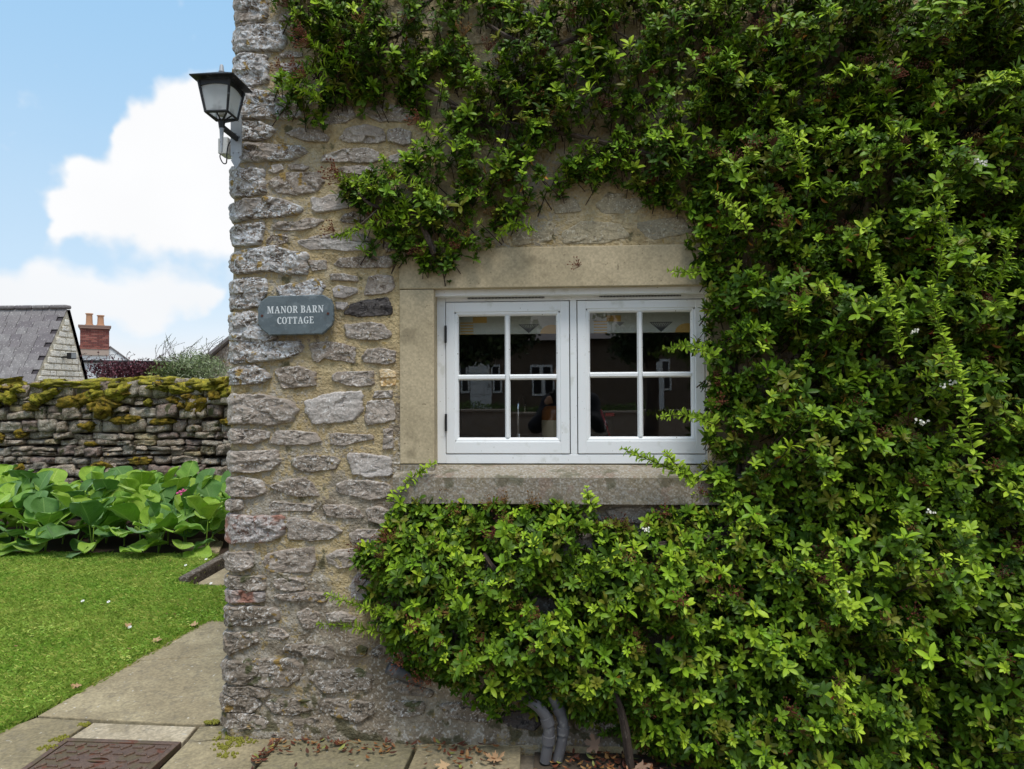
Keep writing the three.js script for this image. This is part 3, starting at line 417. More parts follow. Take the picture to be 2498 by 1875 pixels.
// ---- casement window
const paint = std({ map: tex(512, 512, (u, v) => { let c = lerp3([244, 245, 246], [238, 240, 241], ft(u, v, 5, 5, 1601)); c = lerp3(c, [196, 196, 186], 0.4 * sst(0.62, 0.8, ft(u, v, 9, 6, 1605))); c = lerp3(c, [120, 112, 96], 0.7 * sst(0.9, 0.92, ft(u, v, 70, 2, 1607))); return c; }), roughness: 0.45 });
const black = std({ color: rgb(28, 28, 30), roughness: 0.5 });
const paneMat = new THREE.MeshPhysicalMaterial({ color: 0xffffff, transmission: 1, thickness: 0, roughness: 0, ior: 2.15 });
{
  const win = group('tmp'); names.delete('tmp'); win.name = 'window'; cottage.add(win);
  const b = (n, x0, x1, y0, y1, z0, z1, m = paint, r = 0.003) => mk(n, ((g) => boxUV(g, 0.6, x0 * 1.7, y0 * 2.3))(bx(x1 - x0, y1 - y0, z1 - z0, (x0 + x1) / 2, (y0 + y1) / 2, (z0 + z1) / 2, r, 2)), m, win);
  const zf = ZW, zb = ZW - 0.07, sL0 = wx(1088.5), sL1 = wx(1389), sR0 = wx(1409.5), sR1 = wx(1719), sT = wy(734), sB = wy(1106);
  b('frame', FL, sL0 - 0.003, FB, FT - 0.03, zb, zf); b('frame', sR1 + 0.003, FR, FB, FT - 0.03, zb, zf); b('frame', sL0 - 0.003, sR1 + 0.003, FB, sB - 0.004, zb, zf + 0.001); b('frame', sL0 - 0.003, sR1 + 0.003, sT + 0.004, FT - 0.001, zb, zf - 0.004);
  b('mullion', sL1 + 0.004, sR0 - 0.004, sB - 0.004, sT + 0.004, zb, zf);
  b('drip_board', FL - 0.002, FR + 0.002, FT - 0.037, FT, zf - 0.03, zf + 0.045, paint, 0.006);
  for (const [p0, p1] of [[1143, 1330], [1465, 1664]]) { const v0 = wx(p0), v1 = wx(p1), gs = []; for (let x = v0; x < v1; x += 0.0065) gs.push(plain(0.0034, 0.006, 0.004, x, FT - 0.041, zf + 0.0)); const q = mk('vent_slots', join(gs), black, win); q.userData.kind = 'stuff'; }
  for (const [x0, x1, g0, g1, gt, gb, vx, hy] of [[sL0, sL1, wx(1119), wx(1357), wy(768), wy(1067), wx(1238), wy(918.5)], [sR0, sR1, wx(1440), wx(1686), wy(763), wy(1065), wx(1562), wy(914.5)]]) {
    const z1 = zf + 0.004, z0 = zf - 0.05, bw = 0.018;
    b('sash', x0, g0 - bw, sB, sT, z0, z1); b('sash', g1 + bw, x1, sB, sT, z0, z1); b('sash', g0 - bw - 0.001, g1 + bw + 0.001, sB, gb - bw, z0, z1 - 0.0006); b('sash', g0 - bw - 0.001, g1 + bw + 0.001, gt + bw, sT, z0, z1 - 0.0006);
    // glazing beads, bevelled towards the glass
    const bead = (xa, ya, xb, yb, nx_, ny_) => { const L = Math.hypot(xb - xa, yb - ya), s = new THREE.Shape(); s.moveTo(0, 0); s.lineTo(bw, 0); s.lineTo(bw, 0.006); s.quadraticCurveTo(bw * 0.9, 0.016, bw * 0.35, 0.019); s.lineTo(0, 0.019); const g = new THREE.ExtrudeGeometry(s, { depth: L, bevelEnabled: false }); const d = V(xb - xa, yb - ya, 0).normalize(), n = V(nx_, ny_, 0); const m = new THREE.Matrix4().makeBasis(n, V(0, 0, 1), d); if (m.determinant() < 0) { g.scale(1, 1, -1); m.makeBasis(n, V(0, 0, 1), d.clone().negate()); g.translate(0, 0, 0); const ix = g.index; } g.applyMatrix4(m); g.translate(xa, ya, z1 - 0.0235); g.computeVertexNormals(); return g; };
    paint.side = THREE.DoubleSide;
    mk('bead', bead(g0 - bw, gb - bw, g0 - bw, gt + bw, 1, 0), paint, win); mk('bead', bead(g1 + bw, gb - bw, g1 + bw, gt + bw, -1, 0), paint, win); mk('bead', bead(g0 - bw, gb - bw, g1 + bw, gb - bw, 0, 1), paint, win); mk('bead', bead(g0 - bw, gt + bw, g1 + bw, gt + bw, 0, -1), paint, win);
    const zg = z1 - 0.021;
    const barG = (L) => { const s = new THREE.Shape(); s.moveTo(-0.0125, 0); s.lineTo(0.0125, 0); s.lineTo(0.0125, 0.004); s.lineTo(0.006, 0.017); s.lineTo(-0.006, 0.017); s.lineTo(-0.0125, 0.004); const g = new THREE.ExtrudeGeometry(s, { depth: L, bevelEnabled: false }); g.translate(0, 0, -L / 2); return g; };
    const vb = barG(gt - gb); vb.rotateX(-Math.PI / 2); vb.scale(1, 1, -1); vb.translate(vx, (gt + gb) / 2, zg); mk('glazing_bar', flipFix(vb), paint, win);
    for (const [a, c] of [[g0, vx - 0.0125], [vx + 0.0125, g1]]) { const hb = barG(c - a + 0.003); hb.rotateX(-Math.PI / 2); hb.rotateZ(Math.PI / 2); hb.scale(1, 1, -1); hb.translate((a + c) / 2, hy, zg - 0.0004); mk('glazing_bar', flipFix(hb), paint, win); }
    for (const [a, c] of [[g0 - 0.004, vx], [vx, g1 + 0.004]]) for (const [e, f] of [[gb - 0.004, hy], [hy, gt + 0.004]]) { const p = mk('pane', new THREE.PlaneGeometry(c - a, f - e), paneMat, win); p.position.set((a + c) / 2, (e + f) / 2, zg + 0.003); p.rotation.set(0.0016 * Math.sin(a * 40), 0.0014 * Math.cos(f * 30), 0); }
  }
  for (const py of [815, 1030]) { const y = wall(1088, py, zf).y, h = b('hinge', sL0 - 0.0055, sL0 + 0.0045, y - 0.04, y + 0.04, zf - 0.002, zf + 0.016, black, 0.0035); h; }
  function flipFix(g) { const q = g.index ? g.toNonIndexed() : g, p = q.attributes.position, t = V(), u = V(); for (let i = 0; i < p.count; i += 3) { t.fromBufferAttribute(p, i + 1); u.fromBufferAttribute(p, i + 2); p.setXYZ(i + 1, u.x, u.y, u.z); p.setXYZ(i + 2, t.x, t.y, t.z); } q.computeVertexNormals(); return q; }
}
// ---- rest of the house: inner walls, floor, ceiling, roof
{
  mk('back_wall', plain(HX1 + 1.3, WALLH, 0.3, (HX1 - 1.3) / 2, WALLH / 2, HZ + 0.16), plaster, cottage);
  mk('side_wall', plain(0.3, WALLH, -HZ - 0.8, -1.2, WALLH / 2, (HZ - 0.2) / 2 + 0.0), plaster, cottage); mk('side_wall', plain(0.3, WALLH, -HZ - 0.47, HX1 - 0.15, WALLH / 2, (HZ - 0.44) / 2), plaster, cottage);
  mk('floor', plain(HX1 + 1, 0.1, -HZ - 0.8, (HX1 - 1) / 2, -0.02, HZ / 2 - 0.1), std({ color: rgb(96, 84, 70) }), cottage);
  mk('ceiling', plain(HX1 + 1, 0.1, -HZ - 0.8, (HX1 - 1) / 2, 2.55, HZ / 2 - 0.1), plaster, cottage);
  const rs = new THREE.Shape(); rs.moveTo(0.28, WALLH - 0.02); rs.lineTo(HZ / 2, WALLH + 2.1); rs.lineTo(HZ - 0.3, WALLH - 0.02); const rg = new THREE.ExtrudeGeometry(rs, { depth: HX1 + 1.7, bevelEnabled: false }); rg.rotateY(-Math.PI / 2); rg.translate(HX1 + 0.15, 0, 0);
  mk('roof', boxUV(rg, 1), std({ color: rgb(98, 92, 90), roughness: 0.9 }), cottage);
}

// ------------------------------------------------------------------ climbing shrub
function leafGeo(L, Wd, o = {}) { // obovate leaf along +y, face towards +z
  const { n = 5, fold = 0.25, curl = 0.25, tip = 0.5, base = 0.75 } = o, pos = [], idx = [];
  for (let i = 0; i <= n; i++) {
    const s = i / n, w = Wd * 0.5 * Math.pow(s, base) * Math.pow(Math.max(0, 1 - s), tip) * 2.05 + (i === 0 ? 0.0012 : 0);
    const y = L * s, z = -curl * L * s * s + 0.12 * L * s;
    pos.push(w, y, -z - fold * w, 0, y, -z, -w, y, -z - fold * w);
  }
  for (let i = 0; i < n; i++) { const a = i * 3; idx.push(a, a + 1, a + 3, a + 1, a + 4, a + 3, a + 1, a + 2, a + 4, a + 2, a + 5, a + 4); }
  const g = new THREE.BufferGeometry(); g.setAttribute('position', new THREE.Float32BufferAttribute(pos, 3)); g.setAttribute('uv', new THREE.Float32BufferAttribute(new Float32Array(pos.length / 3 * 2), 2)); g.setIndex(idx); g.computeVertexNormals(); return g;
}
function rosette(seed, count, len, open) { // leaves round a shoot that points to +y
  const R = rng(seed), gs = [];
  for (let i = 0; i < count; i++) {
    const k = i / count, L = len * (0.72 + 0.5 * R()) * (k > 0.75 ? 0.62 : 1), g = leafGeo(L, L * (0.36 + 0.1 * R()), { fold: 0.18 + 0.25 * R(), curl: 0.12 + 0.3 * R() });
    g.rotateX(open * (0.65 + 0.55 * R()) * (k > 0.75 ? 0.4 : 1)); // lean away from the shoot, upper face up
    g.rotateY(i * 2.39996 + (R() - 0.5) * 0.7); g.translate(0, -len * 0.32 * (1 - k) + len * 0.1, 0); gs.push(g);
  }
  const st = new THREE.CylinderGeometry(0.0011, 0.0016, len * 0.7, 4); st.translate(0, -len * 0.25, 0);
  return mergeGeometries([...gs.map(g => g.toNonIndexed()), st.toNonIndexed()]);
}
const shrub = group('climbing_shrub');
tag(shrub, 'evergreen wall shrub with small glossy leaves trained around the cottage window', 'shrub');
const OUTLINE = [[590, -60], [600, 10], [650, 60], [645, 110], [600, 140], [590, 190], [610, 212], [640, 222], [680, 240], [705, 205], [790, 200], [850, 188], [900, 235], [935, 262], [900, 275], [893, 300], [835, 332], [765, 375], [715, 385], [738, 408], [790, 450], [800, 500], [870, 530], [908, 556], [955, 566], [992, 540], [1050, 500], [1065, 470], [1120, 448], [1170, 420], [1200, 382], [1240, 362], [1290, 372], [1370, 368], [1390, 395], [1440, 425], [1490, 440], [1520, 480], [1505, 510], [1530, 560], [1525, 600], [1535, 640], [1525, 720], [1535, 800], [1542, 900], [1535, 1000], [1510, 1050], [1480, 1092], [1420, 1110], [1380, 1140], [1300, 1122], [1255, 1098], [1240, 1075], [1200, 1088], [1100, 1088], [1000, 1088], [950, 1066], [895, 1066], [850, 1090], [825, 1120], [838, 1160], [770, 1190], [800, 1250], [790, 1290], [835, 1360], [845, 1400], [885, 1440], [950, 1448], [1000, 1490], [1075, 1535], [1105, 1500], [1150, 1528], [1200, 1498], [1270, 1555], [1300, 1528], [1350, 1565], [1375, 1600], [1480, 1645], [1560, 1680], [2400, 1690], [2400, -60]];
const vinePoly = OUTLINE.map(([a, b]) => { const p = wall(...Q(a, b), 0.1); return [p.x, p.y]; });
const inPoly = (x, y, P) => { let c = false; for (let i = 0, j = P.length - 1; i < P.length; j = i++) { const [xi, yi] = P[i], [xj, yj] = P[j]; if ((yi > y) !== (yj > y) && x < (xj - xi) * (y - yi) / (yj - yi) + xi) c = !c; } return c; };
const edgeDist = (x, y, P) => { let m = 9; for (let i = 0, j = P.length - 1; i < P.length; j = i++) { const [ax, ay] = P[j], [bx_, by] = P[i], dx = bx_ - ax, dy = by - ay, t = clamp(((x - ax) * dx + (y - ay) * dy) / (dx * dx + dy * dy)); m = Math.min(m, Math.hypot(x - ax - t * dx, y - ay - t * dy)); } return m; };
const xRight = wall(Q(1540, 0)[0], 900).x, yMid = wall(1300, Q(0, 1090)[1]).y;
// how far the growth stands off the wall, and how closely it is leafed
function growth(x, y) {
  const e = edgeDist(x, y, vinePoly), right = sst(xRight - 0.25, xRight + 0.55, x), low = sst(yMid + 0.1, yMid - 0.4, y);
  const D0 = mix(mix(0.17, 0.26, low), mix(0.34, 0.44, low), right), lump = 0.45 + 0.75 * clamp(0.5 + 1.5 * fbm(x * 4.2, y * 5.2, 8, 3));
  return { D: D0 * lump * (0.35 + 0.65 * sst(0, 0.16, e)), dens: mix(mix(0.5, 0.95, low), 1, right), e };
}
const leafMat = new THREE.MeshPhysicalMaterial({ color: 0xffffff, roughness: 0.45, specularIntensity: 0.38, side: THREE.DoubleSide });
const young = [rgb(124, 156, 36), rgb(142, 172, 42), rgb(108, 144, 34), rgb(156, 180, 50)], greens = [rgb(78, 106, 26), rgb(92, 122, 28), rgb(64, 92, 26), rgb(106, 136, 30), rgb(70, 98, 24), rgb(104, 108, 34)];
const woodMat = std({ map: stoneTex(701, [92, 78, 68], [66, 54, 46], [40, 32, 28], [128, 120, 108], { fleck: 0.62, size: 256 }), bumpMap: roughBump, bumpScale: 0.004 });
{
  const R = rng(4242), kinds = [rosette(1, 8, 0.033, 1.1), rosette(2, 9, 0.037, 1.25), rosette(3, 7, 0.04, 1.15), rosette(4, 10, 0.03, 1.0), rosette(5, 6, 0.044, 1.3)];
  const mats = kinds.map(() => []), cols = kinds.map(() => []), twigs = [], dead = [], deadC = [], umb = [], umbC = [];
  const xs = vinePoly.map(p => p[0]), X0 = Math.min(...xs), X1 = 2.75, Y0 = -0.02, Y1 = 3.75;
  const q = new THREE.Quaternion(), q2 = new THREE.Quaternion(), M = new THREE.Matrix4();
  const pickYoung = () => young[Math.floor(R() * 4)].clone().multiplyScalar(0.8 + 0.4 * R());
  const pick = () => { const r = R(); const c = greens[Math.floor(r * greens.length)].clone(); const k = 0.8 + 0.4 * R(); return c.multiplyScalar(k); };
  const place = (p, dir, s, c, kind = Math.floor(R() * kinds.length)) => { q.setFromUnitVectors(UPV, dir); q2.setFromAxisAngle(UPV, R() * 6.28); q.multiply(q2); mats[kind].push(new THREE.Matrix4().compose(p, q, V(s, s, s))); cols[kind].push(c); };
  const twig = (a, b, r) => { const d = b.clone().sub(a), L = d.length(); q.setFromUnitVectors(UPV, d.normalize()); twigs.push(new THREE.Matrix4().compose(a.clone().add(b).multiplyScalar(0.5), q, V(r, L, r))); };
  let tries = 0, shoots = 0;
  while (shoots < 10500 && tries++ < 120000) {
    const x = X0 + R() * (X1 - X0), y = Y0 + R() * (Y1 - Y0); if (!inPoly(x, y, vinePoly)) continue;
    const { D, dens, e } = growth(x, y); if (R() > dens) continue;
    const gap = fbm(x * 5.5 + 31, y * 7 + 3, 4, 3); if (gap < (y < yMid + 0.05 ? -0.2 : -0.11) && e > 0.03) continue;
    shoots++;
    const depth = 1 - 0.8 * Math.pow(R(), 1.5), z = 0.015 + D * depth;
    const dir = V((R() - 0.5) * 1.5, 0.25 + R() * 0.9, 0.35 + R() * 0.8).normalize(), L = 0.03 + R() * 0.07;
    const tipP = V(x, y, z), root = V(x - dir.x * L * 1.6 + (R() - 0.5) * 0.03, y - dir.y * L * 1.4 - 0.02, Math.max(0.01, z - dir.z * L - D * 0.35));
    if (R() < 0.75) twig(root, tipP, 0.0016 + R() * 0.0014);
    const c = R() < 0.5 ? pickYoung() : pick(), n = 1 + Math.floor(R() * 3), s0 = 0.62 + 0.68 * R();
    place(tipP, dir, s0, c);
    for (let k = 1; k <= n; k++) { const t = k / (n + 0.4), p = tipP.clone().lerp(root, t * 0.8).add(V((R() - 0.5) * 0.05, (R() - 0.5) * 0.04, (R() - 0.3) * 0.03)); place(p, V(dir.x + (R() - 0.5) * 1.4, dir.y + (R() - 0.5) * 0.8, dir.z + (R() - 0.5) * 0.6).normalize(), s0 * (0.7 + 0.4 * R()), pick()); }
    if (R() < 0.15) { q.setFromEuler(new THREE.Euler(R() * 6, R() * 6, R() * 6)); const s = 0.7 + R() * 0.6; dead.push(new THREE.Matrix4().compose(tipP.clone().add(V(0, -0.03 * R(), -0.02)), q, V(s, s, s))); deadC.push([rgb(128, 52, 26), rgb(150, 96, 40), rgb(96, 40, 24), rgb(186, 130, 40), rgb(170, 168, 60)][Math.floor(R() * 5)].clone()); }
    if (R() < 0.035 || (e < 0.03 && R() < 0.05)) { q.setFromUnitVectors(UPV, dir); const s = 0.7 + 0.6 * R(); umb.push(new THREE.Matrix4().compose(tipP.clone().addScaledVector(dir, 0.012), q, V(s, s, s))); umbC.push([rgb(104, 52, 32), rgb(88, 46, 30), rgb(118, 84, 40)][Math.floor(R() * 3)].clone()); }
  }
  // spent flower heads that stand clear at the edges
  for (const [a, b, s] of [[640, 150, 1.3], [660, 165, 1.4], [608, 150, 1.1], [668, 100, 1.5], [655, 75, 1.3], [905, 265, 1.3], [728, 378, 1.6], [735, 392, 1.3], [722, 500, 1.2], [745, 110, 1], [870, 1430, 1.4], [905, 1465, 1.3], [930, 1470, 1.2], [1250, 575, 1], [1440, 1110, 1.2], [835, 1165, 1.3], [1560, 870, 1.2], [1700, 850, 1.2]]) { const p = wall(...Q(a, b), 0.12); q.setFromUnitVectors(UPV, V(-0.5, 0.2, 0.7).normalize()); umb.push(new THREE.Matrix4().compose(p, q, V(s, s, s))); umbC.push(rgb(106, 58, 34)); }
  // long shoots: [points, depth, lively]
  const long = [
    [[1745, 868], [1692, 846], [1622, 848], 0.12], [[1745, 1036], [1690, 1014], [1606, 1016], 0.12], [[1705, 1168], [1600, 1128], [1518, 1094], 0.14], [[1690, 1175], [1648, 1132], [1622, 1102], 0.15], [[1720, 660], [1680, 665], [1632, 660], 0.1],
    [[945, 1545], [862, 1528], [776, 1522], 0.1], [[950, 1500], [870, 1475], [795, 1448], 0.12], [[1450, 1240], [1435, 1215], [1432, 1190], 0.14], [[985, 505], [875, 560], [812, 578], 0.12], [[1300, 560], [1250, 545], [1215, 580], 0.08], [[965, 1220], [1000, 1170], [1060, 1128], 0.05], [[800, 160], [730, 190], [680, 215], 0.1], [[960, 480], [880, 440], [822, 430], 0.13], [[780, 240], [730, 215], [688, 172], 0.13], [[1090, 340], [1050, 315], [1022, 300], 0.13], [[840, 150], [780, 118], [752, 92], 0.13], [[1060, 480], [960, 425], [930, 380], 0.13],
    [[2376, 1108], [2338, 918], [2291, 797], [2268, 690], 0.42], [[2284, 690], [2303, 570], [2320, 470], 0.42], [[2200, 860], [2170, 740], [2140, 640], 0.4], [[1960, 420], [1930, 330], [1900, 290], 0.34], [[2420, 760], [2450, 640], [2470, 560], 0.42], [[2080, 1500], [2040, 1420], [2030, 1350], 0.46], [[1820, 560], [1790, 500], [1740, 470], 0.26],
  ];
  const longGreen = [rgb(148, 176, 50), rgb(160, 186, 58), rgb(134, 164, 46)];
  for (const l of long) {
    const z = l[l.length - 1], c = new THREE.CatmullRomCurve3(l.slice(0, -1).map(([a, b], i) => wall(a, b, z + i * 0.012))), n = Math.ceil(c.getLength() / 0.021);
    for (let i = 0; i < n; i++) { const t = i / n, a = c.getPoint(t), b = c.getPoint(Math.min(1, t + 1 / n)); twig(a, b, 0.0022 * (1.1 - t * 0.6)); const d = b.clone().sub(a).normalize(); place(a.clone().add(V((R() - 0.5) * 0.008, (R() - 0.5) * 0.008, (R() - 0.5) * 0.008)), d.add(V((R() - 0.5) * 0.7, (R() - 0.3) * 0.7, 0.2 + R() * 0.5)).normalize(), 1.0 * (1.1 - 0.5 * t), longGreen[Math.floor(R() * 3)].clone(), [0, 4, 2][i % 3]); }
    place(c.getPoint(1), c.getTangent(1), 0.55, longGreen[1].clone(), 3);
  }
  kinds.forEach((g, k) => stuff('foliage', g, leafMat, mats[k], cols[k], shrub));
  stuff('twigs', new THREE.CylinderGeometry(0.7, 1, 1, 5), std({ color: rgb(62, 48, 40) }), twigs, null, shrub);
  stuff('withered_leaves', leafGeo(0.034, 0.012, { fold: 0.6, curl: 0.5 }), std({ color: 0xffffff, roughness: 0.6, side: THREE.DoubleSide }), dead, deadC, shrub);
  const ug = []; const RU = rng(9); for (let i = 0; i < 26; i++) { const a = V((RU() - 0.5) * 0.01, 0, (RU() - 0.5) * 0.01), b = V((RU() - 0.5) * 0.06, 0.018 + RU() * 0.022, (RU() - 0.5) * 0.06); ug.push(bar(a, b, 0.0006, 0.0005, 3)); const s = new THREE.IcosahedronGeometry(0.0022 + RU() * 0.001, 0); s.translate(b.x, b.y, b.z); ug.push(s); }
  stuff('spent_flower_heads', join(ug), std({ color: 0xffffff, roughness: 0.9 }), umb, umbC, shrub);

  // leaves at the front of the growth, one by one
  const lg = [leafGeo(0.037, 0.016), leafGeo(0.042, 0.017, { curl: 0.35 }), leafGeo(0.034, 0.0155, { fold: 0.4 })];
  const lm = [rgb(116, 146, 36), rgb(92, 124, 32), rgb(138, 166, 44), rgb(78, 108, 30)].map(c => { const m = leafMat.clone(); m.color = c; return m; });
  let made = 0, guard = 0;
  while (made < 296 && guard++ < 4000) {
    const x = xRight - 0.9 + R() * 2.4, y = 0.12 + R() * 2.4; if (!inPoly(x, y, vinePoly)) continue;
    const { D, e } = growth(x, y); if (e < 0.04) continue;
    const p = V(x, y, 0.03 + D), dir = V((R() - 0.5) * 0.9, 0.35 + R() * 0.6, 0.6 + R() * 0.4).normalize(), n = 6 + Math.floor(R() * 3), c = lm[Math.floor(R() * 4)];
    for (let i = 0; i < n && made < 300; i++, made++) {
      const m = mk('leaf', lg[Math.floor(R() * 3)], c, shrub), s = 0.8 + 0.35 * R();
      q.setFromUnitVectors(UPV, dir); q2.setFromAxisAngle(UPV, i * 2.39996); q.multiply(q2); q2.setFromAxisAngle(V(1, 0, 0), 0.8 + 0.5 * R()); q.multiply(q2); m.quaternion.copy(q); m.position.copy(p).addScaledVector(dir, i * 0.002); m.scale.setScalar(s);
    }
  }
  // white flower heads
  const fm = std({ color: rgb(232, 230, 214), roughness: 0.8 });
  for (const [a, b] of [[2380, 395], [2397, 400], [2230, 808], [2300, 940], [2320, 932], [2240, 1026], [2255, 1030], [1575, 1290], [2268, 1244], [2060, 1440]]) {
    const z = a > 1700 ? 0.42 : 0.28, p = wall(a, b, z), gs = []; for (let i = 0; i < 9; i++) { const d = new THREE.CircleGeometry(0.0045, 5); d.rotateX((R() - 0.5) * 1.4); d.rotateY((R() - 0.5) * 1.4); d.translate((R() - 0.5) * 0.03, (R() - 0.5) * 0.018, R() * 0.012); gs.push(d); }
    const m = mk('white_flower_head', join(gs), fm, shrub); fm.side = THREE.DoubleSide; m.position.copy(p); m.userData.kind = 'stuff';
  }
  // woody stems seen between the leaves: points in the survey, depth, radius
  const stems = [
    [[1075, -20], [1024, 24], [1005, 54], [975, 85], [937, 103], [935, 140], 0.06, 0.010, 0.005], [[870, 95], [886, 108], [956, 155], [997, 190], [1068, 228], [1138, 277], [1220, 330], 0.05, 0.007, 0.014], [[1190, 60], [1250, 95], [1320, 114], [1381, 102], [1480, 60], 0.07, 0.009, 0.013], [[1240, 60], [1236, 139], [1230, 215], [1240, 300], [1225, 380], 0.04, 0.012, 0.009], [[1240, 198], [1320, 178], [1381, 163], [1460, 130], 0.06, 0.008, 0.006],
    [[1440, 30], [1500, 74], [1560, 110], 0.08, 0.005, 0.004], [[1540, 270], [1607, 232], [1652, 217], [1720, 190], 0.04, 0.009, 0.011], [[1700, 174], [1790, 166], [1880, 150], 0.12, 0.010, 0.009], [[1796, 169], [1820, 150], [1833, 120], 0.13, 0.008, 0.006], [[1730, 196], [1790, 178], 0.12, 0.008, 0.006],
    [[1060, 620], [1029, 550], [992, 505], [950, 502], [914, 503], [874, 472], 0.07, 0.013, 0.007], [[921, 512], [883, 545], [850, 562], [812, 580], 0.1, 0.006, 0.003], [[1180, 430], [1100, 500], [1029, 550], 0.05, 0.009, 0.011], [[1180, 1350], [1200, 1381], [1235, 1412], [1255, 1469], [1257, 1521], [1292, 1560], [1380, 1590], [1500, 1700], [1540, 1800], 0.13, 0.012, 0.018],
    [[1750, 1790], [1780, 1500], [1800, 1200], [1790, 900], [1810, 500], [1830, 200], [1850, -20], 0.02, 0.02, 0.012], [[2180, 1820], [2150, 1400], [2100, 900], [2140, 400], [2100, 0], 0.03, 0.022, 0.012], [[1790, 1300], [1600, 1330], [1400, 1370], [1200, 1400], 0.08, 0.016, 0.008], [[1800, 420], [1600, 380], [1400, 330], [1240, 300], [1100, 260], 0.05, 0.015, 0.009],
  ];
  for (const s of stems) { const r1 = s.pop(), r0 = s.pop(), z = s.pop(); mk('stem', tube(s.map(([a, b], i) => { const p = wall(a, b, z + 0.012 * Math.sin(i * 1.9)); if (b >= 1785) p.y = -0.03; return p; }), r0, r1, 8, 0, 0.22), woodMat, shrub); }
}

// ------------------------------------------------------------------ lawn
const lawnEdge = [[-12, 2.6], ...[[0, 1781], [128, 1717], [324, 1613], [505, 1515]].map(([a, b]) => { const p = ground(a, b); return [p.x, p.z]; }), [-1.5, ground(520, 1513).z], [-1.5, ground(470, 1431).z], ...[[470, 1431], [452, 1424]].map(([a, b]) => { const p = ground(a, b); return [p.x, p.z]; }), [-3.1, -3.1], [-3.3, -3.45], [-12, -3.45]];
lawnEdge[0][0] = -12; lawnEdge.splice(1, 0, [ground(0, 1781).x - 0.12, 2.6]);
{
  const s = new THREE.Shape(lawnEdge.map(([x, z]) => new THREE.Vector2(x, -z))), g = new THREE.ShapeGeometry(s); g.rotateX(-Math.PI / 2); boxUV(g, 0.7);
  const m = mk('lawn', g, std({ map: tex(512, 512, (u, v) => { let c = lerp3([108, 132, 52], [128, 144, 64], ft(u, v, 6, 5, 901)); c = lerp3(c, [96, 88, 50], 0.6 * sst(0.55, 0.7, ft(u, v, 20, 4, 905))); const k = 0.8 + 0.4 * ft(u, v, 90, 2, 911); return c.map(q => q * k); }), bumpMap: grainBump, bumpScale: 0.01, roughness: 1 })); m.position.y = -0.012; structure(m);
  const R = rng(99), kinds = [];
  for (let k = 0; k < 3; k++) { const gs = []; for (let i = 0; i < 18; i++) { const L = 0.014 + R() * 0.022, w = 0.0008 + R() * 0.0008, b = new THREE.BufferGeometry(), lean = 0.3 + R() * 1.0, a = R() * 6.28, cx = (R() - 0.5) * 0.05, cz = (R() - 0.5) * 0.05; const dx = Math.cos(a), dz = Math.sin(a), px = -dz * w, pz = dx * w; b.setAttribute('position', new THREE.Float32BufferAttribute([cx - px, 0, cz - pz, cx + px, 0, cz + pz, cx + dx * L * lean * 0.4 + px * 0.7, L * 0.7, cz + dz * L * lean * 0.4 + pz * 0.7, cx + dx * L * lean, L * 0.9, cz + dz * L * lean], 3)); b.setIndex([0, 1, 2, 0, 2, 3]); b.computeVertexNormals(); gs.push(b); } kinds.push(mergeGeometries(gs)); }
  const clover = []; for (let i = 0; i < 3; i++) { const c = new THREE.CircleGeometry(0.0045, 6).rotateX(-Math.PI / 2 + 0.25); c.translate(0, 0, 0.0045); c.rotateY(i * 2.09); clover.push(c); } const cg = mergeGeometries(clover); cg.deleteAttribute('uv');
  kinds.push(cg);
  const mats = [[], [], [], []], cols = [[], [], [], []], gr = [rgb(138, 176, 58), rgb(148, 182, 64), rgb(124, 166, 54), rgb(180, 190, 90)], q = new THREE.Quaternion();
  let n = 0, tries = 0;
  while (n < 170000 && tries++ < 1200000) {
    const far = R(), z = 1.6 - 5.5 * Math.pow(far, 1.25), x = -1.5 - R() * (1.5 + (DIST - z) * 0.75);
    if (x < -8.6 || !inPoly(x, z, lawnEdge)) continue; n++;
    const k = R() < 0.06 + 0.3 * sst(0.05, 0.3, fbm(x * 1.6, z * 1.6, 3, 3)) ? 3 : Math.floor(R() * 3), s = (0.7 + 0.6 * R()) * (k === 3 ? 0.6 + R() * 0.8 : 1);
    q.setFromEuler(new THREE.Euler((R() - 0.5) * 0.3, R() * 6.28, (R() - 0.5) * 0.3)); mats[k].push(new THREE.Matrix4().compose(V(x, k === 3 ? 0.004 + R() * 0.02 : -0.012, z), q, V(s, s * (0.8 + 0.4 * R()), s)));
    const t = clamp(0.35 + 1.9 * fbm(x * 1.5, z * 1.5, 7, 4)), c = gr[Math.floor(R() * 4)].clone().lerp(gr[3], 0.34 * t).multiplyScalar(0.92 + 0.16 * R()); cols[k].push(c);
  }
  const gm = std({ color: 0xffffff, roughness: 0.7, side: THREE.DoubleSide });
  const holder = group('grass'); holder.userData.kind = 'stuff'; tag(holder, 'short green lawn grass with clover between the path and the bed', 'grass');
  kinds.forEach((g, k) => stuff('grass_blades', g, gm, mats[k], cols[k], holder));
  // daisies
  const dg = []; for (let i = 0; i < 9; i++) { const p = new THREE.PlaneGeometry(0.004, 0.009).rotateX(-Math.PI / 2); p.translate(0, 0, 0.007); p.rotateY(i * 0.698); dg.push(p); } const dm = [], R2 = rng(5);
  for (const [a, b] of [[5, 1345], [75, 1352], [345, 1346], [453, 1386], [503, 1371], [202, 1475], [265, 1477], [515, 1431], [317, 1540], [18, 1358]]) { const p = ground(a, b); dm.push(new THREE.Matrix4().compose(p.setY(0.03), q.setFromEuler(new THREE.Euler(0.5, R2() * 6, 0)), V(1.1, 1.1, 1.1))); }
  stuff('daisies', mergeGeometries(dg), std({ color: rgb(240, 240, 236), side: THREE.DoubleSide }), dm, null, null, 'small white daisies dotted over the lawn', 'daisies');
}
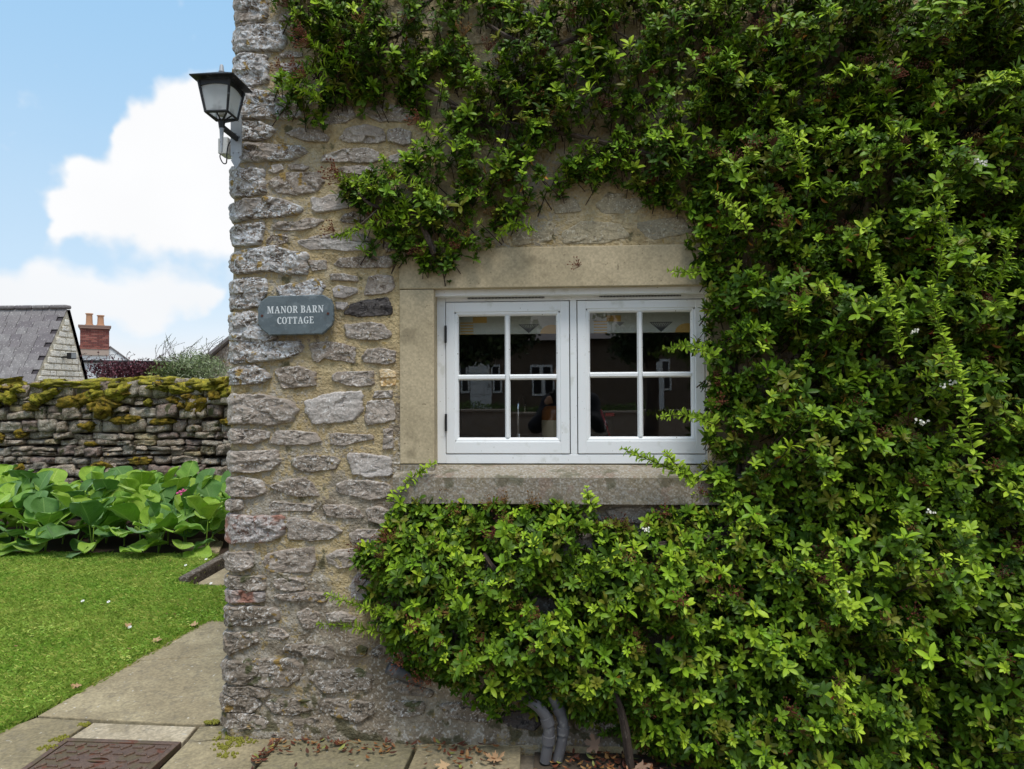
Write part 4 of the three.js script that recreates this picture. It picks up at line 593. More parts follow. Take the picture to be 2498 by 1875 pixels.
// ------------------------------------------------------------------ dry stone garden wall
const GZ = DIST - 8.45;
{
  const gw = group('garden_wall', [0, 0, GZ]); tag(gw, 'dry stone garden wall with thick yellow moss along its top', 'wall');
  const R = rng(2024), wm = [
    stoneTex(21, [172, 156, 138], [146, 131, 115], [92, 81, 70], [200, 192, 180], { pit: 0.36, moss: 0.74 }), stoneTex(22, [152, 137, 121], [126, 112, 98], [78, 68, 58], [188, 178, 164], { pit: 0.38, moss: 0.68, ochre: 0.74 }),
    stoneTex(23, [160, 150, 136], [136, 126, 112], [84, 74, 64], [196, 190, 180], { pit: 0.34 }), stoneTex(24, [142, 122, 112], [114, 98, 90], [70, 60, 54], [170, 160, 152], { pit: 0.36, moss: 0.64 }), stoneTex(25, [164, 148, 112], [140, 124, 96], [92, 80, 60], [188, 178, 156], {})].map(m => std({ map: m, bumpMap: roughBump, bumpScale: 0.02, roughness: 0.97 }));
  mk('core', boxUV(plain(9.2, 1.48, 0.2, -6.1, 0.7, -0.44), 0.7), wm[1], gw);
  const lump = (w, h, d, seed, r = 0.2, sg = [6, 4, 4]) => { const g = mergeVertices((() => { const q = new THREE.BoxGeometry(1, 1, 1, ...sg); q.deleteAttribute('uv'); q.deleteAttribute('normal'); return q; })()); const p = g.attributes.position, v = V(); for (let i = 0; i < p.count; i++) { v.fromBufferAttribute(p, i).multiplyScalar(2); const l = Math.pow(Math.pow(Math.abs(v.x), 5) + Math.pow(Math.abs(v.y), 5) + Math.pow(Math.abs(v.z), 5), 1 / 5); v.lerp(v.clone().divideScalar(l), r * 2); v.set(v.x * w / 2, v.y * h / 2, v.z * d / 2); const n = fbm(v.x * 9, v.y * 14, seed * 5.3 + v.z * 9, 3); const sk = fbm(seed * 3.1, 4, 2, 2); v.x += n * 0.05 * (w > 0.15 ? 1 : 0.6); v.y += fbm(v.x * 8, seed * 7.7, v.z * 8, 3) * 0.05 * Math.min(1, h / 0.1) + v.x * sk * 0.35 * h / w; v.z += n * 0.08; p.setXYZ(i, v.x, v.y, v.z); } g.computeVertexNormals(); return boxUV(g, 0.7, seed * 0.37, seed * 0.71); };
  let y = 0.25, row = 0, id = 0;
  while (y < 1.47) {
    const h = 0.075 + R() * 0.1; let x = -8.2 - R() * 0.2;
    while (x < -3.05) {
      let w = 0.12 + R() * R() * 0.28 + 0.08 * R(); const hh = h * (0.8 + R() * 0.36); if (h < 0.1) w *= 1.15; id++;
      const parts = R() < 0.4 && h > 0.1 ? 2 : 1;
      for (let k = 0; k < parts; k++) { const m = mk('stone', lump(w - 0.016, (hh - 0.012) / parts, 0.22 + R() * 0.05, id + k * 0.5), wm[R() < 0.08 ? 4 : Math.floor(R() * 4)], gw); m.position.set(x + w / 2, y + hh / parts * (k + 0.5) + 0.05 * fbm(x * 1.3, row * 0.6, 1, 2), -0.06 + (R() - 0.5) * 0.05); m.rotation.z = (R() - 0.5) * 0.14; m.rotation.y = (R() - 0.5) * 0.2; m.position.z += (R() - 0.5) * 0.05; }
      x += w;
    }
    y += h; row++;
  }
  // coping stones and moss cushions
  for (let x = -8.2; x < -3.1;) { const w = 0.14 + R() * 0.2, h = 0.14 + R() * 0.1; const m = mk('coping_stone', lump(w, h, 0.42, 900 + id++), wm[Math.floor(R() * 4)], gw); m.position.set(x + w / 2, y + h * 0.42, -0.15); m.rotation.z = (R() - 0.5) * 0.3; x += w * 0.95; }
  const mossTex = tex(512, 512, (u, v) => { let c = lerp3([154, 146, 42], [126, 124, 40], sst(0.3, 0.7, ft(u, v, 7, 5, 951))); c = lerp3(c, [182, 164, 58], 0.7 * sst(0.5, 0.68, ft(u, v, 24, 3, 957))); c = lerp3(c, [74, 58, 26], 0.75 * sst(0.58, 0.7, ft(u, v, 6, 5, 961))); const k = 0.72 + 0.55 * ft(u, v, 100, 2, 963); return c.map(q => q * k); });
  const mossMat = [std({ map: mossTex, bumpMap: grainBump, bumpScale: 0.03, roughness: 1 }), std({ map: mossTex, color: rgb(222, 200, 180), bumpMap: grainBump, bumpScale: 0.03, roughness: 1 })];
  const cushion = (w, h, d, seed) => { const g = new THREE.IcosahedronGeometry(1, 4); const p = g.attributes.position, v = V(); for (let i = 0; i < p.count; i++) { v.fromBufferAttribute(p, i); const k = 1 + 0.95 * fbm(v.x * 1.6 + seed * 3.3, v.y * 1.6, v.z * 1.6 + seed, 4) + 0.1 * ns(v.x * 14, v.y * 14, v.z * 14 + seed); v.multiplyScalar(k); if (v.y < 0) v.y *= 1.25; p.setXYZ(i, v.x * w, v.y * h, v.z * d); } const q = mergeVertices((() => { g.deleteAttribute('uv'); g.deleteAttribute('normal'); return g; })()); q.computeVertexNormals(); return boxUV(q, 0.5, seed, seed * 0.3); };
  for (let x = -8.1, k = 0; x < -3.2; k++) { const w = 0.09 + R() * R() * 0.4; if (R() < 0.97) { const m = mk('moss_cushion', cushion(w * (0.7 + 0.3 * R()), 0.04 + R() * 0.06, 0.16 + R() * 0.1, k), mossMat[R() < 0.25 ? 1 : 0], gw); m.position.set(x, y + 0.1 + R() * 0.08, -0.1 + (R() - 0.5) * 0.12); m.rotation.z = (R() - 0.5) * 0.5; } x += w * (0.62 + R() * 0.4); }
  for (let k = 0; k < 52; k++) { const x = -8.1 + (k * 0.618034 % 1) * 4.9; if (ns(x * 1.9, 3, 1) < -0.28) continue; const sz = 0.35 + 0.85 * R() * R() + 0.3 * R(), m = mk('moss_cushion', cushion((0.1 + R() * 0.12) * sz, (0.05 + R() * 0.06) * sz, 0.1, 60 + k), mossMat[R() < 0.4 ? 1 : 0], gw); m.position.set(x, y + 0.12 - Math.pow(R(), 1.4) * 0.26, 0.02 + R() * 0.06); m.rotation.z = (R() - 0.5) * 0.7; }
  for (let k = 0; k < 16; k++) { const m = mk('moss_cushion', cushion(0.06 + R() * 0.1, 0.025 + R() * 0.03, 0.05, 120 + k), mossMat[1], gw); m.position.set(-8 + R() * 4.8, 0.6 + R() * 0.7, 0.05); }
}
// ------------------------------------------------------------------ bergenia
{
  const bed = structure(mk('flower_bed', boxUV(new THREE.PlaneGeometry(9, 2.0, 20, 4).rotateX(-Math.PI / 2), 0.8), std({ map: soilTex, color: rgb(120, 96, 80), roughness: 1 }))); bed.position.set(-7.6, -0.004, -4.3);
  const berg = group('bergenia'); tag(berg, 'dense clump of broad leathery bergenia leaves below the mossy garden wall', 'plant');
  const leaf = (seed) => { const R = rng(seed), nx = 10, ny = 11, pos = [], uv = [], idx = [], L = 1, Wd = 0.78 + R() * 0.2, cup = 0.12 + R() * 0.3, roll = 0.1 + R() * 0.5, wave = 0.03 + R() * 0.05;
    for (let j = 0; j <= ny; j++) for (let i = 0; i <= nx; i++) { const s = Math.sin(Math.PI / 2 * j / ny), t = i / nx * 2 - 1, w = Wd * 0.5 * (s > 0.58 ? Math.sqrt(Math.max(0, 1 - ((s - 0.58) / 0.421) ** 2)) : 0.1 + 0.9 * Math.sin(Math.PI / 2 * s / 0.58) ** 0.85); const x = t * w, y = L * s + (1 - t * t) * 0.0, vein = 0.018 * Math.cos((s * 9 - Math.abs(t) * 3.2) * 3.14) * Math.abs(t) * (1 - Math.abs(t)) * 2; const z = cup * t * t * w * 1.6 - roll * s * s * 0.6 + wave * Math.sin(s * 11 + seed + t * 4) * Math.abs(t) + vein - 0.02 * Math.exp(-t * t * 60); pos.push(-x, y, -z); uv.push(t * 0.5 + 0.5, s); }
    for (let j = 0; j < ny; j++) for (let i = 0; i < nx; i++) { const a = j * (nx + 1) + i; idx.push(a, a + 1, a + nx + 1, a + 1, a + nx + 2, a + nx + 1); }
    const g = new THREE.BufferGeometry(); g.setAttribute('position', new THREE.Float32BufferAttribute(pos, 3)); g.setAttribute('uv', new THREE.Float32BufferAttribute(uv, 2)); g.setIndex(idx); g.computeVertexNormals(); return g; };
  const geos = [1, 2, 3, 4, 5, 6].map(leaf), veinT = (seed, a, b, c) => tex(128, 128, (u, v) => { const t = Math.abs(u * 2 - 1), rib = Math.exp(-t * t * 900), side = Math.pow(Math.max(0, Math.cos((v * 9 - t * 3.2) * 6.28)), 24) * sst(0.95, 0.2, t); let k = lerp3(a, b, ft(u, v, 4, 4, seed)); k = lerp3(k, c, Math.min(0.75, rib * 0.75 + side * 0.4)); const n = 0.92 + 0.16 * ft(u, v, 30, 2, seed + 2); return k.map(q => q * n); });
  const ms = [veinT(1, [122, 168, 48], [106, 152, 44], [164, 194, 92]), veinT(2, [150, 188, 52], [134, 174, 46], [186, 208, 98]), veinT(3, [88, 136, 52], [78, 122, 48], [140, 172, 100]), veinT(4, [156, 190, 60], [140, 178, 52], [194, 212, 112])].map(m => new THREE.MeshPhysicalMaterial({ map: m, roughness: 0.8, transmission: 0.3, thickness: 0, side: THREE.DoubleSide }));
  const R = rng(31337), q = new THREE.Quaternion(), q2 = new THREE.Quaternion(); let n = 0; const rest = ms.map(() => []);
  const putLeaf = own => { const g = Math.floor(R() * 6), k = Math.floor(R() * 4); if (own) return mk('leaf', geos[g], ms[k], berg); const o = new THREE.Object3D(); o.userData.k = k; return o; };
  const keep = (m, own) => { if (!own) { m.updateMatrix(); rest[m.userData.k].push(m.matrix.clone()); } };
  const spots = [];
  for (let i = 0; i < 70; i++) { const f = i / 70; spots.push([-8.0 + 4.8 * ((i * 0.618034) % 1), -3.5 - 1.3 * f * (0.8 + 0.2 * R())]); }
  for (const [x, z] of spots) {
    if (x > -3.2) continue;
    const k = 6 + Math.floor(R() * 2.2), a0 = R() * 6.28, back = (-z - 3.5);
    for (let i = 0; i < k && n < 560; i++, n++) {
      const away = i % 2 === 1, a = away ? Math.PI + (R() - 0.5) * 2.2 : a0 + i * 2.4 + (R() - 0.5) * 0.5, inner = i / k, lean = away ? 0.3 + R() * 0.6 : mix(1.4, 0.3, inner) + (R() - 0.5) * 0.5, S = (0.23 + R() * 0.12) * (inner > 0.8 ? 0.85 : 1), h0 = 0.05 + 0.24 * inner + back * 0.2 + R() * 0.1;
      const m = putLeaf(n < 235);
      q.setFromAxisAngle(UPV, a); q2.setFromAxisAngle(V(1, 0, 0), lean); q.multiply(q2); q2.setFromAxisAngle(UPV, (R() - 0.5) * 0.7); q.multiply(q2); m.quaternion.copy(q);
      const d = V(0, 1, 0).applyQuaternion(q); m.position.set(x + d.x * 0.08, h0, z + d.z * 0.08); m.scale.setScalar(S);
      keep(m, n < 235);
      if (n % 3 === 0 && n < 235) mk('leaf_stalk', bar(V(x, 0, z), V(x + d.x * 0.08, h0 + 0.005, z + d.z * 0.08), 0.007, 0.005, 5), ms[1], berg);
    }
  }
  for (let i = 0; i < 64; i++) { // outer leaves that droop over the lawn edge
    const x = -8 + 4.75 * ((i * 0.618034 + 0.3) % 1), z = -3.38 - 0.16 * R(), a = (R() - 0.5) * 2.2, lean = 1.0 + 0.75 * R(), S = 0.2 + R() * 0.11, h0 = 0.04 + R() * 0.24;
    const m = mk('leaf', geos[Math.floor(R() * 6)], ms[Math.floor(R() * 4)], berg); q.setFromAxisAngle(UPV, a); q2.setFromAxisAngle(V(1, 0, 0), lean); q.multiply(q2); q2.setFromAxisAngle(UPV, (R() - 0.5) * 0.9); q.multiply(q2); m.quaternion.copy(q); m.position.set(x, h0, z); m.scale.setScalar(S);
  }
  rest.forEach((l, k) => l.length && stuff('further_leaves', geos[k], ms[k], l, null, berg));
  const pink = std({ color: rgb(214, 96, 150), roughness: 0.8 });
  for (const [a, b] of [[218, 1232], [452, 1200], [226, 1240]]) { const p = ground(a, b); const dz = -3.75, t = (dz - DIST) / ray(a, b).z, w = V(ray(a, b).x * t, EYE + ray(a, b).y * t, dz), gs = []; for (let i = 0; i < 22; i++) { const s = new THREE.IcosahedronGeometry(0.009 + R() * 0.006, 0); s.translate((R() - 0.5) * 0.13, (R() - 0.5) * 0.05, (R() - 0.5) * 0.06); gs.push(s); } const fl = mk('flower_head', join(gs), pink, berg); fl.position.copy(w); fl.userData.kind = 'stuff'; mk('flower_stalk', bar(V(w.x, 0, w.z), w, 0.006, 0.005, 5), ms[2], berg); }
}
// ------------------------------------------------------------------ houses beyond the wall
function quadGeo(a, b, c, d) { const g = new THREE.BufferGeometry(); g.setAttribute('position', new THREE.Float32BufferAttribute([...a.toArray(), ...b.toArray(), ...c.toArray(), ...d.toArray()], 3)); g.setIndex([0, 1, 2, 0, 2, 3]); g.computeVertexNormals(); return boxUV(g, 1); }
{ // barn with slate roof
  const XB = -12.6, barn = group('barn'); tag(barn, 'stone barn with grey slate roof and pale rubble gable beyond the garden wall', 'barn');
  const ap = sideX(164, 757, XB), nv = sideX(88, 922, XB), fv = sideX(206, 918, XB), R = rng(8);
  const t0 = nv.clone().sub(ap), eN = ap.clone().addScaledVector(t0, 1.75), eF = ap.clone().addScaledVector(fv.clone().sub(ap), 1.75);
  const pale = [stoneTex(41, [236, 234, 226], [224, 220, 208], [196, 186, 162], [244, 243, 238]), stoneTex(42, [226, 225, 220], [238, 232, 218], [190, 182, 164], [242, 241, 236])].map(m => std({ map: m, bumpMap: roughBump, bumpScale: 0.02 }));
  const s = new THREE.Shape(); for (const p of [ap, eF, V(0, 0, eF.z), V(0, 0, eN.z), eN]) (p === ap ? s.moveTo(-p.z, p.y) : s.lineTo(-p.z, p.y)); s.closePath();
  const wg = new THREE.ExtrudeGeometry(s, { depth: 9, bevelEnabled: false }); wg.rotateY(-Math.PI / 2); wg.scale(1, 1, 1); // depth runs to -x
  wg.rotateY(Math.PI); wg.translate(XB, 0, 0); { const p = wg.attributes.position; for (let i = 0; i < p.count; i++) { p.setX(i, XB - Math.abs(p.getX(i) - XB)); } }
  { const p = wg.attributes.position; let zs = 0; for (let i = 0; i < p.count; i++) zs += p.getZ(i); if (zs > 0) for (let i = 0; i < p.count; i++) p.setZ(i, -p.getZ(i)); }
  wg.computeVertexNormals(); const body = mk('wall', boxUV(wg, 1), std({ map: stoneTex(43, [206, 199, 180], [192, 185, 168], [164, 152, 128], [222, 216, 204]), side: THREE.DoubleSide }), barn);
  // gable stones
  let id = 0; const yTop = ap.y - 0.1; for (let y = 1.4; y < yTop; ) { const h = 0.13 + R() * 0.07, f = (ap.y - y - h) / (ap.y - eN.y), zN = mix(ap.z, eN.z, f) - 0.03, zF = mix(ap.z, eF.z, f) + 0.03; for (let z = zN; z > zF + 0.1;) { const w = Math.min(0.18 + R() * 0.2, z - zF); const m = mk('stone', boxUV(bx(0.06, h - 0.025, w - 0.022, 0, 0, 0, 0.02, 1), 0.6, id++ * 0.3, id * 0.17), pale[Math.floor(R() * 2)], body); m.position.set(XB + 0.01 + R() * 0.012, y + h / 2, z - w / 2); m.rotation.x = (R() - 0.5) * 0.08; z -= w; } y += h; }
  // slates
  const slateM = [[140, 134, 135], [133, 127, 128], [148, 143, 143], [136, 129, 131], [127, 120, 123]].map((c, i) => std({ map: tex(128, 128, (u, v) => { let k = lerp3(c, c.map(q => q * 0.8), ft(u, v, 5, 4, 50 + i)); k = lerp3(k, [184, 180, 176], 0.8 * sst(0.68, 0.76, ft(u, v, 14, 3, 60 + i))); return k; }), roughness: 0.75 }));
  const dirN = eN.clone().sub(ap), slope = dirN.length(), u = dirN.clone().normalize(), nrm = V(0, -u.z, u.y); if (nrm.y < 0) nrm.negate();
  const roof = mk('roof', (() => { const g = quadGeo(ap.clone().addScaledVector(nrm, 0.02), V(XB - 9, ap.y, ap.z).addScaledVector(nrm, 0.02), V(XB - 9, eN.y, eN.z).addScaledVector(nrm, 0.02), eN.clone().addScaledVector(nrm, 0.02)); return g; })(), std({ color: rgb(70, 64, 68), side: THREE.DoubleSide }), barn);
  const rows = 18, rh = slope / rows; const sg = [0.28, 0.36, 0.44].map(w => boxUV(bx(w - 0.012, 0.022, rh * 1.3, 0, 0, 0, 0.004, 1), 0.4));
  for (let r = 0; r < rows; r++) for (let x = XB + 0.04 - (r % 2) * 0.16 - (r % 2 ? 0 : 0.0); x > XB - 3.6;) { const k = Math.floor(R() * 3), w = [0.28, 0.36, 0.44][k]; if (r * rh > slope * 0.8) break; const c = ap.clone().addScaledVector(u, (r + 0.55) * rh).addScaledVector(nrm, 0.05); const m = mk('slate', sg[k], slateM[Math.floor(R() * 5)], roof); m.position.set(x - w / 2, c.y, c.z); m.quaternion.setFromRotationMatrix(new THREE.Matrix4().makeBasis(V(1, 0, 0), nrm, u)); m.rotateX(0.055); m.rotateY((R() - 0.5) * 0.02); x -= w; }
  const slF = eF.clone().sub(ap), uF = slF.clone().normalize(), nF = V(0, uF.z, -uF.y); if (nF.y < 0) nF.negate();
  mk('roof', (() => { const g = new THREE.BoxGeometry(9, 0.05, slF.length()); g.applyMatrix4(new THREE.Matrix4().makeBasis(V(1, 0, 0), nF, uF)); const c = ap.clone().add(eF).multiplyScalar(0.5).addScaledVector(nF, 0.04); g.translate(XB - 4.46, c.y, c.z); return boxUV(g, 1); })(), slateM[1], barn);
  for (let k = 0; k < 7; k++) { const m = mk('ridge_tile', boxUV(bx(0.46, 0.1, 0.24, 0, 0, 0, 0.04, 2), 0.5), slateM[(k * 2) % 5], barn); m.position.set(XB - 0.18 - k * 0.47, ap.y + 0.09, ap.z); }
  // floodlight on the gable
  const fl = group('floodlight', sideX(166, 868, XB + 0.1).toArray()); tag(fl, 'small black floodlight fixed to the barn gable', 'floodlight'); mk('housing', bx(0.12, 0.16, 0.22, 0.1, 0, 0, 0.02), black, fl); mk('bracket', bx(0.2, 0.04, 0.04, 0, -0.03, 0.1), black, fl); mk('lens', bx(0.01, 0.12, 0.18, 0.163, 0, 0), std({ color: rgb(150, 156, 160), roughness: 0.2 }), fl);
}
{ // white house with brick chimney, its gable turned to us
  const D = 36, O = wall(235, 860, DIST - 31), K = O.clone().sub(camera.position).length() / FOC, h = group('white_house', [O.x, 0, O.z], Math.atan2(-O.x, DIST - O.z)); void D; tag(h, 'white rendered house with red brick chimney and two clay pots', 'house');
  const P = (a, b) => V((a - 235) * K, O.y + (860 - b) * K, 0);
  const white = std({ color: rgb(236, 238, 240), roughness: 0.9 }), slate = std({ color: rgb(120, 116, 116), roughness: 0.8 });
  const s = new THREE.Shape(); const pts = [[186, 857], [206, 849], [262, 850], [300, 881], [300, 925], [150, 925], [150, 900]].map(([a, b]) => P(a, b)); pts[4].y = 0; pts[5].y = 0; pts.forEach((p, i) => i ? s.lineTo(p.x, p.y) : s.moveTo(p.x, p.y));
  mk('wall', (() => { const g = new THREE.ExtrudeGeometry(s, { depth: 5, bevelEnabled: false }); g.translate(0, 0, -5); return g; })(), white, h);
  const vb = (a, b) => { const d = b.clone().sub(a), g = new THREE.BoxGeometry(d.length() + 0.1, 0.07, 5.1); g.rotateZ(Math.atan2(d.y, d.x)); const c = a.clone().add(b).multiplyScalar(0.5); g.translate(c.x, c.y + 0.035, -2.5); return boxUV(g, 1); };
  mk('roof', vb(P(261, 849), P(302, 882)), slate, h); mk('roof', vb(P(184, 858), P(207, 848)), slate, h);
  const a = P(206, 853), b = P(259, 806), cw = b.x - a.x, ch = b.y - a.y, R = rng(6);
  const ch_ = mk('chimney', boxUV(bx(cw - 0.04, ch + 0.3, 0.75, (a.x + b.x) / 2, (a.y + b.y) / 2 - 0.12, -0.28), 1), std({ color: rgb(178, 160, 148), roughness: 1 }), h);
  const bm = [[146, 88, 78], [128, 74, 68], [158, 102, 92], [116, 70, 66]].map(c => std({ color: rgb(...c), roughness: 0.95 })); const per = bm.map(() => []);
  const bh = 0.082; for (let r = 0; r * bh < ch - 0.1; r++) for (let k = -1; k < 6; k++) { const w = 0.225, x0 = Math.max(a.x, a.x + k * w + (r % 2) * w / 2), x1 = Math.min(b.x, a.x + (k + 1) * w + (r % 2) * w / 2); if (x1 - x0 < 0.04) continue; per[Math.floor(R() * 4)].push(plain(x1 - x0 - 0.012, bh - 0.012, 0.1, (x0 + x1) / 2, a.y + r * bh + bh / 2, 0.07)); }
  per.forEach((l, i) => { const q = mk('brickwork', join(l), bm[i], ch_); q.userData.kind = 'stuff'; });
  for (let k = 0; k < 2; k++) mk('chimney_course', boxUV(bx(cw + 0.06 + k * 0.08, 0.08, 0.95, (a.x + b.x) / 2, b.y - 0.06 + k * 0.085, -0.26, 0.01), 1), std({ color: rgb(142, 116, 106), roughness: 1 }), ch_);
  for (const [x, hh] of [[222.5, 27], [243, 24]]) { const p = P(x, 800), g = new THREE.LatheGeometry([[0.17, 0], [0.17, 0.06], [0.14, 0.1], [0.125, hh * 0.019], [0.16, hh * 0.02], [0.16, hh * 0.0215], [0.11, hh * 0.0215], [0.1, 0.1]].map(q => new THREE.Vector2(...q)), 16); const m = mk('chimney_pot', g, std({ color: rgb(190, 144, 112), roughness: 0.9, side: THREE.DoubleSide }), ch_); m.position.set(p.x, b.y + 0.06, -0.28); }
}
{ // low white boarded building
  const O = wall(311, 879, DIST - 25), K = O.clone().sub(camera.position).length() / FOC, h = group('outbuilding', [O.x, 0, O.z], Math.atan2(-O.x, DIST - O.z)); tag(h, 'low white boarded outbuilding with thin dark roof edge behind the purple shrub', 'outbuilding');
  const w = 202 * K, y = O.y, m = std({ color: rgb(230, 233, 237), roughness: 0.85 }); mk('wall', plain(w, y - 0.12, 2.4, 0, (y - 0.12) / 2, -1.25), m, h);
  for (let k = 0; k < 7; k++) mk('board', bx(w, 0.215, 0.04, 0, y - 0.2 - k * 0.22, -0.03 + (k % 2) * 0.004, 0.006), m, h);
  mk('roof', bx(w + 0.1, 0.06, 2.7, 0, y - 0.03, -1.2, 0.01), std({ color: rgb(70, 70, 74) }), h);
}
{ // slate roof rising on the right behind the shrubs
  const Z = DIST - 19, P = (a, b) => wall(a, b, Z), h = group('slate_roofed_house'); tag(h, 'grey slate roofed building rising behind the silvery shrub beside the cottage', 'house');
  const e0 = P(498, 888), e1 = P(640, 770), R = rng(12), d = e1.clone().sub(e0), L = d.length(), u = d.clone().normalize();
  const s = new THREE.Shape(); s.moveTo(e0.x, 0); s.lineTo(e0.x, e0.y); s.lineTo(e1.x, e1.y); s.lineTo(e1.x + 2.5, e0.y); s.lineTo(e1.x + 2.5, 0); const g = new THREE.ExtrudeGeometry(s, { depth: 5, bevelEnabled: false }); g.translate(0, 0, Z - 5); mk('wall', boxUV(g, 1), std({ map: SM.h, bumpMap: roughBump, bumpScale: 0.01 }), h);
  const rf = new THREE.BoxGeometry(L + 0.3, 0.08, 5.4); rf.rotateZ(Math.atan2(u.y, u.x)); const c = e0.clone().add(e1).multiplyScalar(0.5); rf.translate(c.x, c.y + 0.08, Z - 2.5); mk('roof', boxUV(rf, 1), std({ color: rgb(118, 112, 112), roughness: 0.8 }), h); R();
}
// shrubs over the wall
function leafShrub(name, label, c, r, n, leaf, cols, seed, spray = 0) {
  const R = rng(seed), o = group(name, [c.x, 0, c.z]); tag(o, label, 'shrub'); const ms = [], cs = [], tw = [], q = new THREE.Quaternion();
  mk('stem', tube([V(0, 0, 0), V(0.05, c.y * 0.5, 0), V(0, c.y, 0)], 0.04, 0.015, 6), woodMat, o);
  for (let i = 0; i < n; i++) { const a = R() * 6.28, b = Math.acos(2 * R() - 1), k = Math.pow(R(), 0.45) * (0.75 + 0.5 * fbm(Math.cos(a) * 2.2, Math.sin(a) * 2.2 + b * 2, seed, 3) * 2); const p = V(Math.cos(a) * Math.sin(b) * r.x * k, c.y + Math.cos(b) * r.y * k, Math.sin(a) * Math.sin(b) * r.z * k); q.setFromEuler(new THREE.Euler(R() * 6, R() * 6, R() * 6)); const s = 0.6 + 0.8 * R(); ms.push(new THREE.Matrix4().compose(p, q, V(s, s, s))); cs.push(cols[Math.floor(R() * cols.length)].clone().multiplyScalar(0.75 + 0.5 * R())); }
  for (let i = 0; i < spray; i++) { const x = (R() * 2 - 1) * r.x * 0.9, top = c.y + r.y * (0.9 + R() * 0.6), p0 = V(x, c.y, (R() - 0.5) * r.z), p1 = V(x + (R() - 0.4) * 0.5, top, (R() - 0.5) * r.z); const cv = new THREE.CatmullRomCurve3([p0, p0.clone().lerp(p1, 0.6).add(V(-0.05, 0.06, 0)), p1]); for (let k = 0; k < 9; k++) { const t = k / 9, a1 = cv.getPoint(t), a2 = cv.getPoint(t + 1 / 9), d = a2.clone().sub(a1), L = d.length(); q.setFromUnitVectors(UPV, d.normalize()); tw.push(new THREE.Matrix4().compose(a1.add(a2).multiplyScalar(0.5), q, V(0.004, L, 0.004))); if (k > 3) { q.setFromEuler(new THREE.Euler(R() * 6, R() * 6, 0)); ms.push(new THREE.Matrix4().compose(a2, q, V(0.6, 0.6, 0.6))); cs.push(cols[Math.floor(R() * cols.length)].clone()); } } }
  stuff('crown', leaf, std({ color: 0xffffff, roughness: 0.7, side: THREE.DoubleSide }), ms, cs, o); if (tw.length) stuff('wisps', new THREE.CylinderGeometry(0.6, 1, 1, 4), woodMat, tw, null, o);
}
{
  const Z = GZ - 1.6, P = (a, b) => wall(a, b, Z);
  const pr = P(330, 905), gr = P(470, 900), lr = P(415, 905);
  leafShrub('purple_shrub', 'dark purple leaved shrub showing above the mossy wall', pr, V(0.95, 0.2, 0.5), 3800, leafGeo(0.05, 0.02, { n: 3 }), [rgb(84, 40, 52), rgb(104, 52, 62), rgb(66, 34, 44)], 3, 26);
  leafShrub('silver_shrub', 'silvery green fine leaved shrub above the mossy wall by the cottage corner', gr, V(0.7, 0.34, 0.5), 5600, leafGeo(0.055, 0.012, { n: 3 }), [rgb(122, 140, 92), rgb(146, 160, 118), rgb(98, 120, 70), rgb(168, 178, 146)], 4, 30);
  leafShrub('green_shrub', 'low green shrub between the purple and the silvery shrub', lr, V(0.4, 0.14, 0.4), 1200, leafGeo(0.05, 0.016, { n: 3 }), [rgb(102, 122, 60), rgb(130, 146, 84)], 5, 8);
}

